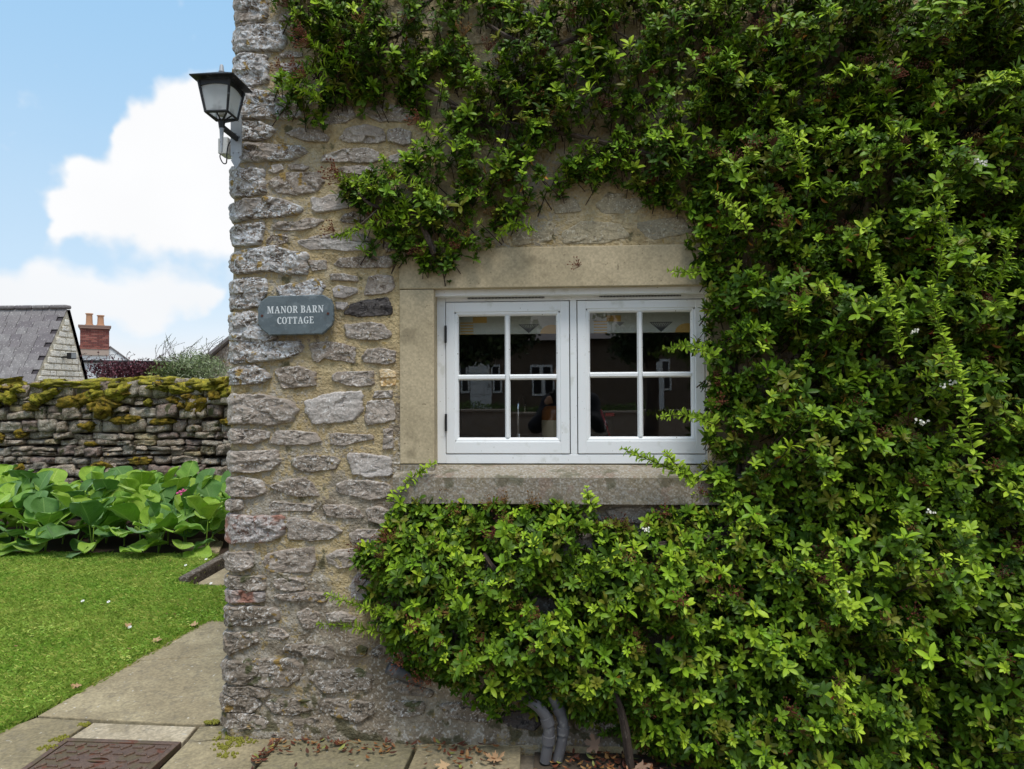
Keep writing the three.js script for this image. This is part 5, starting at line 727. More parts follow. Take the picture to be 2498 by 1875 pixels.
// ------------------------------------------------------------------ wall lantern
{
  const lx = wall(541, 303, 0.2).x, ly = wall(541, 303, 0.2).y - 2.655, lan = group('wall_lantern', [lx, ly, 0.2]); tag(lan, 'weathered black and silver carriage lantern on a bracket at the cottage corner', 'lantern');
  const worn = std({ map: tex(256, 256, (u, v) => { let c = lerp3([24, 24, 26], [38, 38, 41], ft(u, v, 6, 4, 1201)); c = lerp3(c, [120, 122, 126], 0.7 * sst(0.68, 0.76, ft(u, v, 10, 5, 1203))); return c; }), roughness: 0.5 });
  const silver = std({ map: tex(256, 256, (u, v) => { let c = lerp3([186, 190, 196], [160, 164, 170], ft(u, v, 5, 4, 1211)); c = lerp3(c, [88, 88, 90], 0.7 * sst(0.66, 0.72, ft(u, v, 9, 5, 1213))); return c; }), roughness: 0.55, metalness: 0.2 });
  const yb = 2.692, yt = 2.815, hb = 0.0475, ht = 0.067, yr = 2.829, hr = 0.094;
  const B = (sx, sz) => V(sx * hb, yb, sz * hb), T = (sx, sz) => V(sx * ht, yt, sz * ht);
  for (const [a, b] of [[-1, -1], [1, -1], [1, 1], [-1, 1]]) mk('corner_bar', boxUV(bar(B(a, b), T(a, b), 0.0055, 0.0065, 4), 0.2), worn, lan);
  for (const [a, b, c, d] of [[-1, -1, 1, -1], [1, -1, 1, 1], [1, 1, -1, 1], [-1, 1, -1, -1]]) {
    mk('bottom_rail', boxUV(bar(B(a, b), B(c, d), 0.0065, 0.0065, 4), 0.2), worn, lan);
    // arched top rail
    const p0 = T(a, b), p1 = T(c, d), s = new THREE.Shape(), L = p0.distanceTo(p1); s.moveTo(0, 0.006); s.lineTo(L, 0.006); s.lineTo(L, -0.022); s.quadraticCurveTo(L / 2, -0.002, 0, -0.022); const g = new THREE.ExtrudeGeometry(s, { depth: 0.005, bevelEnabled: false }); const u = p1.clone().sub(p0).normalize(), inw = V(-(p0.x + p1.x), 0, -(p0.z + p1.z)).normalize(); const up = UPV.clone(); const m = new THREE.Matrix4().makeBasis(u, up, V().crossVectors(u, up)); g.applyMatrix4(m); g.translate(p0.x + inw.x * 0.002, p0.y, p0.z + inw.z * 0.002); mk('top_rail', boxUV(g, 0.2), worn, lan);
    const k = 0.93, q = quadGeo(B(a, b).multiply(V(k, 1, k)), B(c, d).multiply(V(k, 1, k)), T(c, d).multiply(V(k, 1, k)), T(a, b).multiply(V(k, 1, k)));
    mk('glass_pane', q, lanGlass(), lan);
    // openwork under the glass
    const mid = B(a, b).add(B(c, d)).multiplyScalar(0.5); mk('base_strut', boxUV(bar(B(a, b), V(0, 2.662, 0), 0.0045, 0.005, 5), 0.2), worn, lan); mk('base_strut', boxUV(bar(mid, V(0, 2.664, 0), 0.003, 0.004, 5), 0.2), worn, lan);
  }
  const rg = new THREE.ConeGeometry(hr * Math.SQRT2, 0.05, 4, 1); rg.rotateY(Math.PI / 4); rg.translate(0, yr + 0.028, 0); const roof = mk('cap', boxUV(rg.toNonIndexed(), 0.2), worn, lan); roof.geometry.computeVertexNormals();
  mk('cap_rim', boxUV(bx(hr * 2, 0.006, hr * 2, 0, yr + 0.001, 0, 0.002), 0.2), worn, lan);
  mk('finial', boxUV(new THREE.LatheGeometry([[0.0, 0], [0.014, 0], [0.012, 0.012], [0.0105, 0.012], [0.008, 0.034], [0.005, 0.039], [0, 0.04]].map(p => new THREE.Vector2(...p)), 8).translate(0, 2.872, 0), 0.2), silver, lan);
  mk('collar', boxUV(cyl(0.011, 0.015, 0.03, 0, 2.652, 0, 12), 0.2), worn, lan);
  mk('spike', boxUV(new THREE.LatheGeometry([[0, 0], [0.004, 0.004], [0.005, 0.02], [0.009, 0.1], [0.011, 0.105], [0.011, 0.11], [0, 0.11]].map(p => new THREE.Vector2(...p)), 10).translate(0, 2.532, 0), 0.2), silver, lan);
  mk('arm', boxUV(bx(0.015, 0.024, 0.19, 0, 2.645, -0.09, 0.004), 0.2), worn, lan);
  mk('bulb_holder', cyl(0.012, 0.012, 0.05, 0, 2.715, 0), std({ color: rgb(205, 200, 190), roughness: 0.5 }), lan);
  mk('bulb', (() => { const g = new THREE.SphereGeometry(0.022, 14, 10); g.scale(1, 1.25, 1); g.translate(0, 2.762, 0); return g; })(), std({ color: rgb(220, 220, 215), roughness: 0.3 }), lan);
  // back plate with pierced ends and a pointed tip
  const px0 = wall(578, 360).x - lx, px1 = wall(603, 360).x - lx, py1 = wall(590, 293).y - ly, py0 = wall(590, 402).y - ly, pyt = wall(590, 422).y - ly, cx = (px0 + px1) / 2, w = (px1 - px0) / 2, s = new THREE.Shape();
  s.moveTo(cx, pyt); s.lineTo(cx + w * 0.95, py0 + 0.002); s.quadraticCurveTo(cx + w * 0.45, py0 + 0.006, cx + w * 0.55, py0 + 0.016); s.lineTo(cx + w, py0 + 0.024); s.lineTo(cx + w, py1 - 0.02); s.lineTo(cx + w * 0.8, py1 - 0.014); s.quadraticCurveTo(cx + w * 1.3, py1 - 0.006, cx + w * 0.9, py1 + 0.004); s.quadraticCurveTo(cx + w * 0.3, py1 + 0.008, cx, py1 + 0.03); s.quadraticCurveTo(cx - w * 0.3, py1 + 0.008, cx - w * 0.9, py1 + 0.004); s.quadraticCurveTo(cx - w * 1.3, py1 - 0.006, cx - w * 0.8, py1 - 0.014); s.lineTo(cx - w, py1 - 0.02); s.lineTo(cx - w, py0 + 0.024); s.lineTo(cx - w * 0.55, py0 + 0.016); s.quadraticCurveTo(cx - w * 0.45, py0 + 0.006, cx - w * 0.95, py0 + 0.002); s.closePath();
  for (const [ax, ay] of [[-0.5, py0 + 0.034], [0.5, py0 + 0.034], [-0.45, py1 - 0.03], [0.45, py1 - 0.03], [-0.5, py1 - 0.008], [0.5, py1 - 0.008]]) { const h = new THREE.Path(); h.absarc(cx + ax * w, ay, 0.0035, 0, 6.283); s.holes.push(h); }
  const pg = new THREE.ExtrudeGeometry(s, { depth: 0.006, bevelEnabled: true, bevelThickness: 0.0015, bevelSize: 0.0012, bevelSegments: 2 }); pg.translate(0, 0, -0.2 + 0.052); mk('back_plate', boxUV(pg, 0.3), silver, lan);
  // junction box and cable round the corner
  const jb = group('junction_box', [wall(545, 350).x - 0.004, wall(545, 350).y, -0.06]); tag(jb, 'grey plastic junction box on the side wall behind the lantern', 'junction box'); mk('box', bx(0.04, 0.08, 0.08, -0.005, 0, 0, 0.005), std({ color: rgb(206, 207, 206), roughness: 0.6 }), jb); mk('lid', bx(0.008, 0.07, 0.07, -0.03, 0, 0, 0.003), std({ color: rgb(196, 198, 198), roughness: 0.6 }), jb);
  const C = (a, b, z) => wall(a, b, z);
  const cab = mk('cable', tube([C(568, 338, 0.03), C(558, 352, 0.035), C(554, 372, 0.03), C(552, 398, 0.02), C(545, 398, 0.01), C(537, 382, -0.01), C(541, 370, -0.04)], 0.0028, 0.0028, 6, 40), std({ color: rgb(58, 54, 54), roughness: 0.6 })); tag(cab, 'thin dark cable looping under the lantern at the corner', 'cable');
  function lanGlass() { if (!lan.userData.g) { const m = new THREE.MeshPhysicalMaterial({ color: 0xffffff, transmission: 0.55, thickness: 0, roughness: 0.85, ior: 1.5, map: tex(128, 256, (u, v) => { let c = lerp3([244, 246, 248], [206, 210, 214], sst(0.4, 0.75, ft(u, v, 10, 4, 1301, 3))); c = lerp3(c, [130, 132, 134], 0.6 * sst(0.66, 0.78, ft(u, v, 8, 5, 1303))); return c; }) }); lan.userData.g = m; } return lan.userData.g; }
  const gm = lan.userData.g; delete lan.userData.g; void gm;
}
// ------------------------------------------------------------------ slate name plate
{
  const a = wall(629, 721, 0.05), b = wall(813, 815, 0.05), w = b.x - a.x, h = a.y - b.y, pl = group('name_plate', [(a.x + b.x) / 2, (a.y + b.y) / 2, 0.03], 0); pl.rotation.z = 0.012;
  tag(pl, 'blue grey slate name plate reading MANOR BARN COTTAGE fixed to the rubble wall', 'sign');
  const s = new THREE.Shape(), R = rng(17), c = 0.05, pts = [[-w / 2 + c, -h / 2], [w / 2 - c, -h / 2], [w / 2 - 0.012, -h / 2 + 0.035], [w / 2, -h / 2 + 0.06], [w / 2, h / 2 - 0.05], [w / 2 - 0.012, h / 2 - 0.02], [w / 2 - c * 0.9, h / 2], [-w / 2 + c, h / 2], [-w / 2 + 0.012, h / 2 - 0.025], [-w / 2, h / 2 - 0.055], [-w / 2, -h / 2 + 0.055], [-w / 2 + 0.012, -h / 2 + 0.03]];
  const ragged = []; pts.forEach((p, i) => { const q = pts[(i + 1) % pts.length], n = Math.ceil(Math.hypot(q[0] - p[0], q[1] - p[1]) / 0.008); for (let k = 0; k < n; k++) ragged.push([mix(p[0], q[0], k / n) + (R() - 0.5) * 0.0022, mix(p[1], q[1], k / n) + (R() - 0.5) * 0.0022]); });
  ragged.forEach((p, i) => i ? s.lineTo(...p) : s.moveTo(...p));
  const slateT = tex(512, 512, (u, v) => { let k = lerp3([90, 101, 107], [101, 112, 117], sst(0.3, 0.7, ft(u, v, 4, 5, 1401, 9))); k = lerp3(k, [150, 158, 164], 0.35 * sst(0.6, 0.75, ft(u, v, 8, 5, 1405))); k = lerp3(k, [84, 90, 94], 0.5 * sst(0.66, 0.74, ft(u, v, 18, 4, 1407))); const n = 0.95 + 0.1 * ft(u, v, 90, 2, 1409); return k.map(q => q * n); });
  const g = new THREE.ExtrudeGeometry(s, { depth: 0.016, bevelEnabled: true, bevelThickness: 0.003, bevelSize: 0.004, bevelSegments: 1, bevelOffset: -0.004 }); mk('slate', boxUV(g, 0.35), std({ map: slateT, roughness: 0.55, bumpMap: grainBump, bumpScale: 0.0006 }), pl);
  const font = await new FontLoader().loadAsync('fonts/droid/droid_serif_bold.typeface.json');
  const lm = std({ color: rgb(224, 228, 230), roughness: 0.7 }), k = w / 183; // metres per survey pixel
  const line = (txt, cxp, cyp, wp, hp) => { let x = 0; const gs = []; for (const ch of txt) { if (ch === ' ') { x += 0.42; continue; } const t = new TextGeometry(ch, { font, size: 1, depth: 0.1, curveSegments: 5, bevelEnabled: false }); t.computeBoundingBox(); const bb = t.boundingBox; t.translate(x - bb.min.x, 0, 0); x += bb.max.x - bb.min.x + 0.13; gs.push([ch, t]); } x -= 0.13; const sx = wp * k / x; let sy = 0; for (const [, t] of gs) { t.computeBoundingBox(); sy = Math.max(sy, t.boundingBox.max.y); } const s_y = hp * k / sy; for (const [, t] of gs) { t.scale(sx, s_y, 0.012); t.translate(cxp * k - wp * k / 2, cyp * k - hp * k / 2, 0.0184); mk('letter', t, lm, pl); } };
  line('MANOR BARN', 0, 13.5, 137, 17); line('COTTAGE', 0, -12.5, 88, 16.5);
  for (const [x, y] of [[-81, 0], [79, 1.5]]) mk('screw', (() => { const q = cyl(0.0055, 0.0055, 0.004, 0, 0, 0, 12); q.rotateX(Math.PI / 2); q.translate(x * k, y * k, 0.0195); return q; })(), std({ color: rgb(86, 44, 34), roughness: 0.8 }), pl);
}
// ------------------------------------------------------------------ waste pipes
{
  const grey = std({ map: tex(128, 128, (u, v) => { const c = lerp3([104, 104, 108], [88, 87, 90], ft(u, v, 5, 4, 1501)); return lerp3(c, [140, 138, 136], 0.5 * sst(0.64, 0.72, ft(u, v, 12, 4, 1505))); }), roughness: 0.6 });
  const mkPipe = (label, pts, z, r, collars) => { const p = group('waste_pipe'); tag(p, label, 'pipe'); const v = pts.map(([a, b, dz = 0]) => wall(a, b, z + dz)); if (v[v.length - 1].y < 0.12) v[v.length - 1].y = -0.02; const g = tube(v, r, r, 16, 60); boxUV(g, 0.3); mk('tube', g, grey, p); const c = new THREE.CatmullRomCurve3(v); for (const t of collars) { const a = c.getPointAt(Math.max(0, t - 0.04)), b = c.getPointAt(Math.min(1, t + 0.04)); mk('collar', boxUV(bar(a, b, r * 1.2, r * 1.2, 18), 0.3), grey, p); } };
  mkPipe('grey waste pipe bending down to the ground, left one of the pair', [[1240, 1690, -0.12], [1288, 1706, -0.02], [1316, 1726], [1336, 1758], [1338, 1800], [1330, 1862]], 0.1, 0.0235, [0.6, 0.78]);
  mkPipe('grey waste pipe bending down to the ground, right one of the pair', [[1330, 1640, -0.04], [1345, 1690], [1366, 1735], [1374, 1770], [1369, 1815], [1360, 1864]], 0.085, 0.0225, [0.42, 0.66]);
  mkPipe('short grey pipe stub sticking out of the wall under dried flower heads', [[945, 1628, 0.03], [968, 1637, 0.02], [1000, 1648, 0], [1040, 1662, -0.08]], 0.03, 0.026, [0.18]);
}
// ------------------------------------------------------------------ fallen leaves
{
  const R = rng(606), mats = [], cols = [], q = new THREE.Quaternion(), pal = [rgb(116, 62, 38), rgb(92, 48, 30), rgb(136, 88, 50), rgb(80, 46, 32), rgb(150, 112, 66), rgb(136, 140, 66)];
  const drop = (x, z, y = 0.004) => { q.setFromEuler(new THREE.Euler(-Math.PI / 2 + (R() - 0.5) * 0.8, (R() - 0.5) * 0.6, R() * 6.28, 'YXZ')); const s = 0.42 + 0.45 * R(); mats.push(new THREE.Matrix4().compose(V(x, y + 0.005 + R() * 0.012, z), q, V(s, s, s))); const r = R(); cols.push(pal[r < 0.05 ? 5 : Math.floor(R() * 5)].clone().multiplyScalar(0.8 + 0.4 * R())); };
  for (let i = 0; i < 1900; i++) { const x = -0.45 + Math.pow(R(), 0.75) * 3.2, z = 0.03 + Math.abs(R() + R() - 1) * 0.5; if (x < 0.1 && fbm(x * 4, z * 4, 2, 2) < 0.05) continue; drop(x, z, x > -0.1 ? -0.02 : 0.002); }
  for (let i = 0; i < 130; i++) drop(-1.25 + R() * 1.0, 0.035 + Math.pow(R(), 2.5) * 0.12);
  for (let i = 0; i < 46; i++) { const t = R(), a = ground(697, 1783), b = ground(617, 1873); drop(mix(a.x, b.x, t) + (R() - 0.5) * 0.02, mix(a.z, b.z, t)); }
  for (let i = 0; i < 40; i++) drop(-1.2 + R() * 1.3, 0.1 + R() * 0.5);
  for (let i = 0; i < 90; i++) { const z = 1.2 - R() * 4.6, x = -1.6 - R() * 5; if (inPoly(x, z, lawnEdge)) drop(x, z, 0.014); }
  stuff('leaf_litter', leafGeo(0.046, 0.02, { n: 4, fold: 0.3, curl: 0.3 }), std({ color: 0xffffff, roughness: 0.55, side: THREE.DoubleSide }), mats, cols, null, 'red and brown fallen leaves along the foot of the wall', 'fallen leaves');
  // large lobed leaves
  const half = [[0, 1], [0.1, 0.78], [0.22, 0.84], [0.2, 0.62], [0.16, 0.42], [0.34, 0.52], [0.42, 0.66], [0.56, 0.6], [0.72, 0.62], [0.64, 0.44], [0.66, 0.34], [0.48, 0.24], [0.3, 0.12], [0.46, 0.02], [0.58, -0.12], [0.38, -0.14], [0.22, -0.22], [0.06, -0.12], [0.02, -0.3]];
  const lob = new THREE.Shape(); [...half, ...half.slice(1).reverse().map(([x, y]) => [-x * 0.94, y])].forEach(([x, y], i) => i ? lob.lineTo(x * 0.048, y * 0.048) : lob.moveTo(x * 0.048, y * 0.048));
  const lgm = (seed) => { const g = mergeVertices(new THREE.ShapeGeometry(lob, 1)); const p = g.attributes.position; for (let i = 0; i < p.count; i++) p.setZ(i, 0.022 * fbm(p.getX(i) * 40, p.getY(i) * 40, seed, 2) + 8 * (p.getX(i) ** 2)); g.computeVertexNormals(); return g; };
  const tan = [std({ color: rgb(176, 140, 104), side: THREE.DoubleSide }), std({ color: rgb(140, 112, 92), side: THREE.DoubleSide }), std({ color: rgb(186, 154, 116), side: THREE.DoubleSide })];
  [[1206, 1855, 'tan lobed dead leaf lying on the paving left of the waste pipes', 1.25, 0], [1455, 1817, 'grey brown lobed dead leaf standing against the wall right of the pipes', 1.2, 1], [1085, 1865, 'pale crumpled leaf beside the red litter near the paving joint', 1, 2], [1560, 1868, 'pale brown lobed leaf among the litter below the hedge', 1.1, 1], [377, 1562, 'tan curled dead leaf on the lawn nearest the path', 1.0, 2], [313, 1526, 'small pale dead leaf in the middle of the lawn', 0.8, 0], [478, 1523, 'tan dead leaf at the lawn edge beside the cottage corner', 0.9, 2], [192, 1670, 'pale dead leaf at the lawn edge close to the inspection cover', 0.8, 0]].forEach(([a, b, label, s, k], i) => {
    const m = mk('fallen_leaf', lgm(i * 3.3), tan[k]); const p = ground(a, b, i < 4 ? 0.012 : 0.025); m.position.copy(p); m.rotation.set(i === 1 ? -0.5 : -Math.PI / 2 + 0.2, 0, i * 1.3, 'YXZ'); if (i === 1) { m.position.copy(wall(a, b, 0.07)); } m.scale.setScalar(s); tag(m, label, 'leaf', 'large fallen leaves'); });
  // moss tufts in the joints by the corner
  const mossM = std({ color: rgb(124, 122, 44), roughness: 1 }), ms = [], mg = new THREE.IcosahedronGeometry(0.006, 0);
  for (const [a, b, sp, n] of [[560, 1798, 0.05, 70], [590, 1808, 0.05, 60], [545, 1822, 0.04, 40], [520, 1762, 0.03, 60], [555, 1842, 0.03, 30], [115, 1825, 0.03, 30], [150, 1803, 0.03, 40], [205, 1768, 0.02, 30]]) { const c = ground(a, b); for (let i = 0; i < n; i++) ms.push(new THREE.Matrix4().compose(V(c.x + (R() + R() - 1) * sp * 1.6, 0.002 + R() * 0.004, c.z + (R() + R() - 1) * sp), new THREE.Quaternion(), V(1, 1, 1).multiplyScalar(0.5 + R() * 0.9))); }
  stuff('joint_moss', mg, mossM, ms, null, null, 'yellow green moss tufts in the paving joints at the cottage corner', 'moss');
}
// ------------------------------------------------------------------ behind the glass
{
  const z = -0.42, yb = wall(1230, 815, -0.2).y, top = FT + 0.05, x0 = FL - 0.02, x1 = FR + 0.02;
  const cv = document.createElement('canvas'); cv.width = 1024; cv.height = 256; const c = cv.getContext('2d'); c.fillStyle = '#b9c0b8'; c.fillRect(0, 0, 1024, 256);
  const tri = (x, y, s, col) => { c.strokeStyle = col; c.lineWidth = 3; for (let k = 0; k < 9; k++) { c.beginPath(); c.moveTo(x - s + k * s / 4.5, y - s * 1.1); c.lineTo(x, y); c.stroke(); } c.beginPath(); c.moveTo(x - s, y - s * 1.1); c.lineTo(x + s, y - s * 1.1); c.lineTo(x, y); c.closePath(); c.stroke(); };
  const X = px => (wall(px, 800, -0.2).x - x0) / (x1 - x0) * 1024;
  tri(X(1290), 250, 36, '#5a5c60'); tri(X(1612), 250, 40, '#46484c'); tri(X(1512), 220, 14, '#8a8c90'); tri(X(1190), 120, 30, '#6a6c70'); tri(X(1450), 100, 30, '#6a6c70');
  c.fillStyle = '#c4a25c'; for (const px of [1346, 1675]) { c.beginPath(); c.arc(X(px), 256, 44, Math.PI, 0); c.fill(); } for (const px of [1140, 1465]) { c.save(); c.translate(X(px), 230); for (let k = 0; k < 5; k++) c.fillRect(-26, -34 + k * 14, 50, 7); c.restore(); c.fillRect(X(px) + 22, 170, 54, 30); }
  const t = new THREE.CanvasTexture(cv); t.colorSpace = THREE.SRGBColorSpace;
  const bl = mk('roman_blind', bx(x1 - x0, top - yb, 0.012, (x0 + x1) / 2, (top + yb) / 2, -0.2, 0.004), std({ map: t, roughness: 0.95 })); { const p = bl.geometry.attributes.position, u = bl.geometry.attributes.uv; for (let i = 0; i < p.count; i++) u.setXY(i, (p.getX(i) - x0) / (x1 - x0), (p.getY(i) - yb) / (top - yb)); } tag(bl, 'pale window blind printed with dark triangles and orange discs behind the upper panes', 'blind');
  const wt = group('worktop', [0.35, 0, -0.8]); tag(wt, 'dark kitchen worktop inside the window', 'worktop'); const top_ = wall(1300, 1075, -0.5).y; mk('top', bx(3.0, 0.04, 0.62, 0, top_ - 0.02, 0, 0.004), std({ color: rgb(52, 46, 42), roughness: 0.4 }), wt); mk('cabinet', plain(2.96, top_ - 0.05, 0.56, 0, (top_ - 0.05) / 2 + 0.03, -0.01), std({ color: rgb(120, 116, 108) }), wt);
  const chrome = std({ color: rgb(225, 228, 232), roughness: 0.12, metalness: 1 }), tap = group('kitchen_tap'); tag(tap, 'tall chrome swan neck tap behind the lower left sash', 'tap'); const A = wall(1264, 1072, -0.62), T2 = wall(1267, 975, -0.62); mk('spout', tube([V(A.x, top_, -0.62), V(A.x, T2.y - 0.05, -0.62), V(A.x + 0.004, T2.y, -0.64), V(A.x + 0.02, T2.y + 0.02, -0.7), V(A.x + 0.03, T2.y - 0.02, -0.78), V(A.x + 0.03, T2.y - 0.07, -0.79)], 0.009, 0.009, 10, 40), chrome, tap); mk('base', cyl(0.02, 0.016, 0.03, A.x, top_ + 0.015, -0.62), chrome, tap);
  const J = wall(1356, 1070, -0.66), Jt = wall(1356, 990, -0.66), jar = group('stoneware_jar', [J.x, top_, -0.66]); tag(jar, 'two tone brown and cream stoneware jar behind the left sash', 'jar'); const jh = Jt.y - top_; mk('body', new THREE.LatheGeometry([[0, 0], [0.072, 0], [0.076, 0.02], [0.076, jh * 0.58]].map(p => new THREE.Vector2(...p)), 24), std({ color: rgb(206, 188, 150), roughness: 0.3, side: THREE.DoubleSide }), jar); mk('shoulder', new THREE.LatheGeometry([[0.0765, jh * 0.58], [0.0765, jh * 0.86], [0.06, jh * 0.97], [0.06, jh], [0.05, jh], [0.05, jh * 0.9], [0, jh * 0.88]].map(p => new THREE.Vector2(...p)), 24), std({ color: rgb(150, 92, 44), roughness: 0.25, side: THREE.DoubleSide }), jar);
  const Gp = wall(1482, 1070, -0.7), gl = group('glass_jug', [Gp.x, top_, -0.7]); tag(gl, 'clear glass holding a red handled brush behind the right sash', 'glass'); mk('bowl', new THREE.LatheGeometry([[0, 0.002], [0.035, 0.002], [0.042, 0.03], [0.036, 0.1], [0.034, 0.1], [0.04, 0.03], [0.033, 0.006], [0, 0.006]].map(p => new THREE.Vector2(...p)), 20), new THREE.MeshPhysicalMaterial({ color: 0xffffff, transmission: 1, thickness: 0, roughness: 0.02, ior: 1.5 }), gl);
  const br = group('dish_brush', [Gp.x, top_, -0.7]); tag(br, 'red handled dish brush standing in the glass', 'brush'); mk('handle', bar(V(0.012, 0.012, 0), V(-0.035, 0.155, 0), 0.006, 0.007), std({ color: rgb(190, 30, 34), roughness: 0.4 }), br); mk('head', bx(0.05, 0.02, 0.03, 0.012, 0.128, 0, 0.006, 2), std({ color: rgb(190, 30, 34), roughness: 0.4 }), br);
  mk('partition', plain(0.1, 2.4, 2, 1.6, 1.25, -3), plaster, cottage);
}
// ------------------------------------------------------------------ across the lane, mirrored in the panes
{
  const ZR = 19.5, ZH = 26, S = ZH + 3.23;
  const terr = structure(mk('raised_garden', boxUV(plain(60, 0.8, 26, 0, 0.36, ZR + 13.2), 1.5), std({ map: soilTex, color: rgb(150, 170, 110), roughness: 1 })));
  void terr;
  const rw = group('roadside_wall', [0, 0, ZR]); tag(rw, 'low stone wall across the lane, mirrored in the lower panes', 'wall'); mk('body', boxUV(plain(60, 0.95, 0.4, 0, 0.43, 0), 0.7), stoneMats.h, rw); mk('coping', boxUV(bx(60, 0.08, 0.5, 0, 0.945, 0, 0.02), 0.7), stoneMats.g, rw);
  const h = group('opposite_house', [0, 0.76, ZH]); tag(h, 'stone house with white door and white windows mirrored in the window panes', 'house'); const X = px => (px - 1355) * S / 1700, Y = py => EYE - 0.76 + (960 - py) * S / 1700;
  mk('wall', boxUV(plain(26, 3.1, 6, 1, 1.55, 3), 0.7), std({ map: SM.h, bumpMap: roughBump, bumpScale: 0.02, color: rgb(190, 180, 170) }), h);
  const rs = new THREE.Shape(); rs.moveTo(-0.5, 3.05); rs.lineTo(3, 6); rs.lineTo(6.5, 3.05); const rg = new THREE.ExtrudeGeometry(rs, { depth: 27, bevelEnabled: false }); rg.rotateY(-Math.PI / 2); rg.translate(14.5, 0, 0); mk('roof', boxUV(rg, 1), std({ color: rgb(128, 122, 124), roughness: 0.7 }), h);
  const wm = std({ color: rgb(236, 238, 240), roughness: 0.5 }), dk = std({ color: rgb(40, 42, 46), roughness: 0.2 });
  const door = mk('door', bx(X(1198) - X(1146), 2.05, 0.08, (X(1146) + X(1198)) / 2, 1.05, -0.03, 0.01), wm, h); for (let r = 0; r < 4; r++) for (let k = 0; k < 3; k++) mk('door_panel', bx(0.2, 0.26, 0.03, (X(1146) + X(1198)) / 2 + (k - 1) * 0.27, 0.38 + r * 0.44, -0.075, 0.02, 2), wm, door); mk('door_handle', bx(0.03, 0.14, 0.06, X(1192), 1.05, -0.09), black, door);
  for (const [a, b, t, d] of [[1122, 1144, 892, 962], [1201, 1224, 892, 962], [1297, 1352, 886, 962], [1590, 1634, 880, 956]]) { const w = X(b) - X(a), hh = Y(t) - Y(d), cx = (X(a) + X(b)) / 2, cy = (Y(t) + Y(d)) / 2, win = mk('window', bx(w, hh, 0.06, cx, cy, -0.02, 0.01), wm, h); const n = w > 0.6 ? 2 : 1; for (let k = 0; k < n; k++) mk('pane', plain(w / n - 0.16, hh - 0.2, 0.02, cx + (k - (n - 1) / 2) * w / n, cy, -0.055), dk, win); }
  mk('door_post', bx(0.26, 2.1, 0.2, X(1606), 1.05, -0.2), wm, h);
  // hedge along the wall top
  const R = rng(71), hm = [], hc = [], q = new THREE.Quaternion(); for (let i = 0; i < 2600; i++) { q.setFromEuler(new THREE.Euler(R() * 6, R() * 6, R() * 6)); const x = -6 + R() * 9; hm.push(new THREE.Matrix4().compose(V(x, 0.95 + R() * 0.22 * (1 + fbm(x * 1.5, 2, 1, 2)), ZR + 0.6 + (R() - 0.5) * 0.5), q, V(1, 1, 1))); hc.push([rgb(86, 120, 44), rgb(66, 98, 38), rgb(110, 140, 56)][Math.floor(R() * 3)].clone()); }
  stuff('hedge', leafGeo(0.09, 0.05, { n: 3 }), std({ color: 0xffffff, roughness: 0.6, side: THREE.DoubleSide }), hm, hc, null, 'low green hedge on top of the wall across the lane', 'hedge');
  const tree = (label, x, zz, parts, seed, height) => { const o = group('dark_tree', [x, 0, zz]); tag(o, label, 'tree'); const R = rng(seed); mk('trunk', tube([V(0, -0.1, 0), V(0.1, height * 0.4, 0.05), V(-0.05, height * 0.75, 0)], 0.2, 0.07, 9, 0, 0.1), woodMat, o); const ms = [], cs = []; for (const [cx, cy, cz, r] of parts) { mk('branch', tube([V(0.05, height * 0.45, 0), V(cx * 0.5, mix(height * 0.5, cy, 0.6), cz * 0.5), V(cx, cy, cz)], 0.06, 0.02, 6), woodMat, o); const n = Math.round(1500 * r * r); for (let i = 0; i < n; i++) { const a = R() * 6.28, b = Math.acos(2 * R() - 1), k = r * Math.pow(R(), 0.4) * (0.8 + 0.7 * fbm(Math.cos(a) * 1.5 + cx, Math.sin(a) * 1.5, b * 1.5, 3)); q.setFromEuler(new THREE.Euler(R() * 6, R() * 6, R() * 6)); ms.push(new THREE.Matrix4().compose(V(cx + Math.cos(a) * Math.sin(b) * k, cy + Math.cos(b) * k * 0.8, cz + Math.sin(a) * Math.sin(b) * k), q, V(1, 1, 1))); cs.push([rgb(58, 78, 38), rgb(46, 64, 34), rgb(74, 92, 46)][Math.floor(R() * 3)].clone()); } } stuff('crown', leafGeo(0.16, 0.1, { n: 3 }), std({ color: 0xffffff, roughness: 0.6, side: THREE.DoubleSide }), ms, cs, o); };
  tree('dark leafy tree across the lane mirrored in the left sash', -4.2, 13.6, [[2.2, 3.6, 0, 1.25], [1.9, 2.7, 0.2, 0.8], [1.1, 2.9, 0.2, 0.9], [2.7, 2.6, -0.2, 0.55], [3.2, 3.1, 0.3, 0.8], [0.8, 4.6, 0, 1.6], [-1, 4.4, 0.2, 1.5], [3.0, 4.8, 0, 1.2], [1.5, 5.8, 0, 1.4]], 81, 4.4);
  tree('dark leafy tree across the lane mirrored in the right sash', 2.1, 12.6, [[0, 3.9, 0, 1.5], [-0.9, 4.6, 0.4, 1.2], [1.1, 3.2, 0, 1.2], [0.6, 5.4, 0, 1.5], [1.9, 4.4, 0, 1.4], [-0.2, 2.7, 0, 0.8]], 82, 4.6);
}

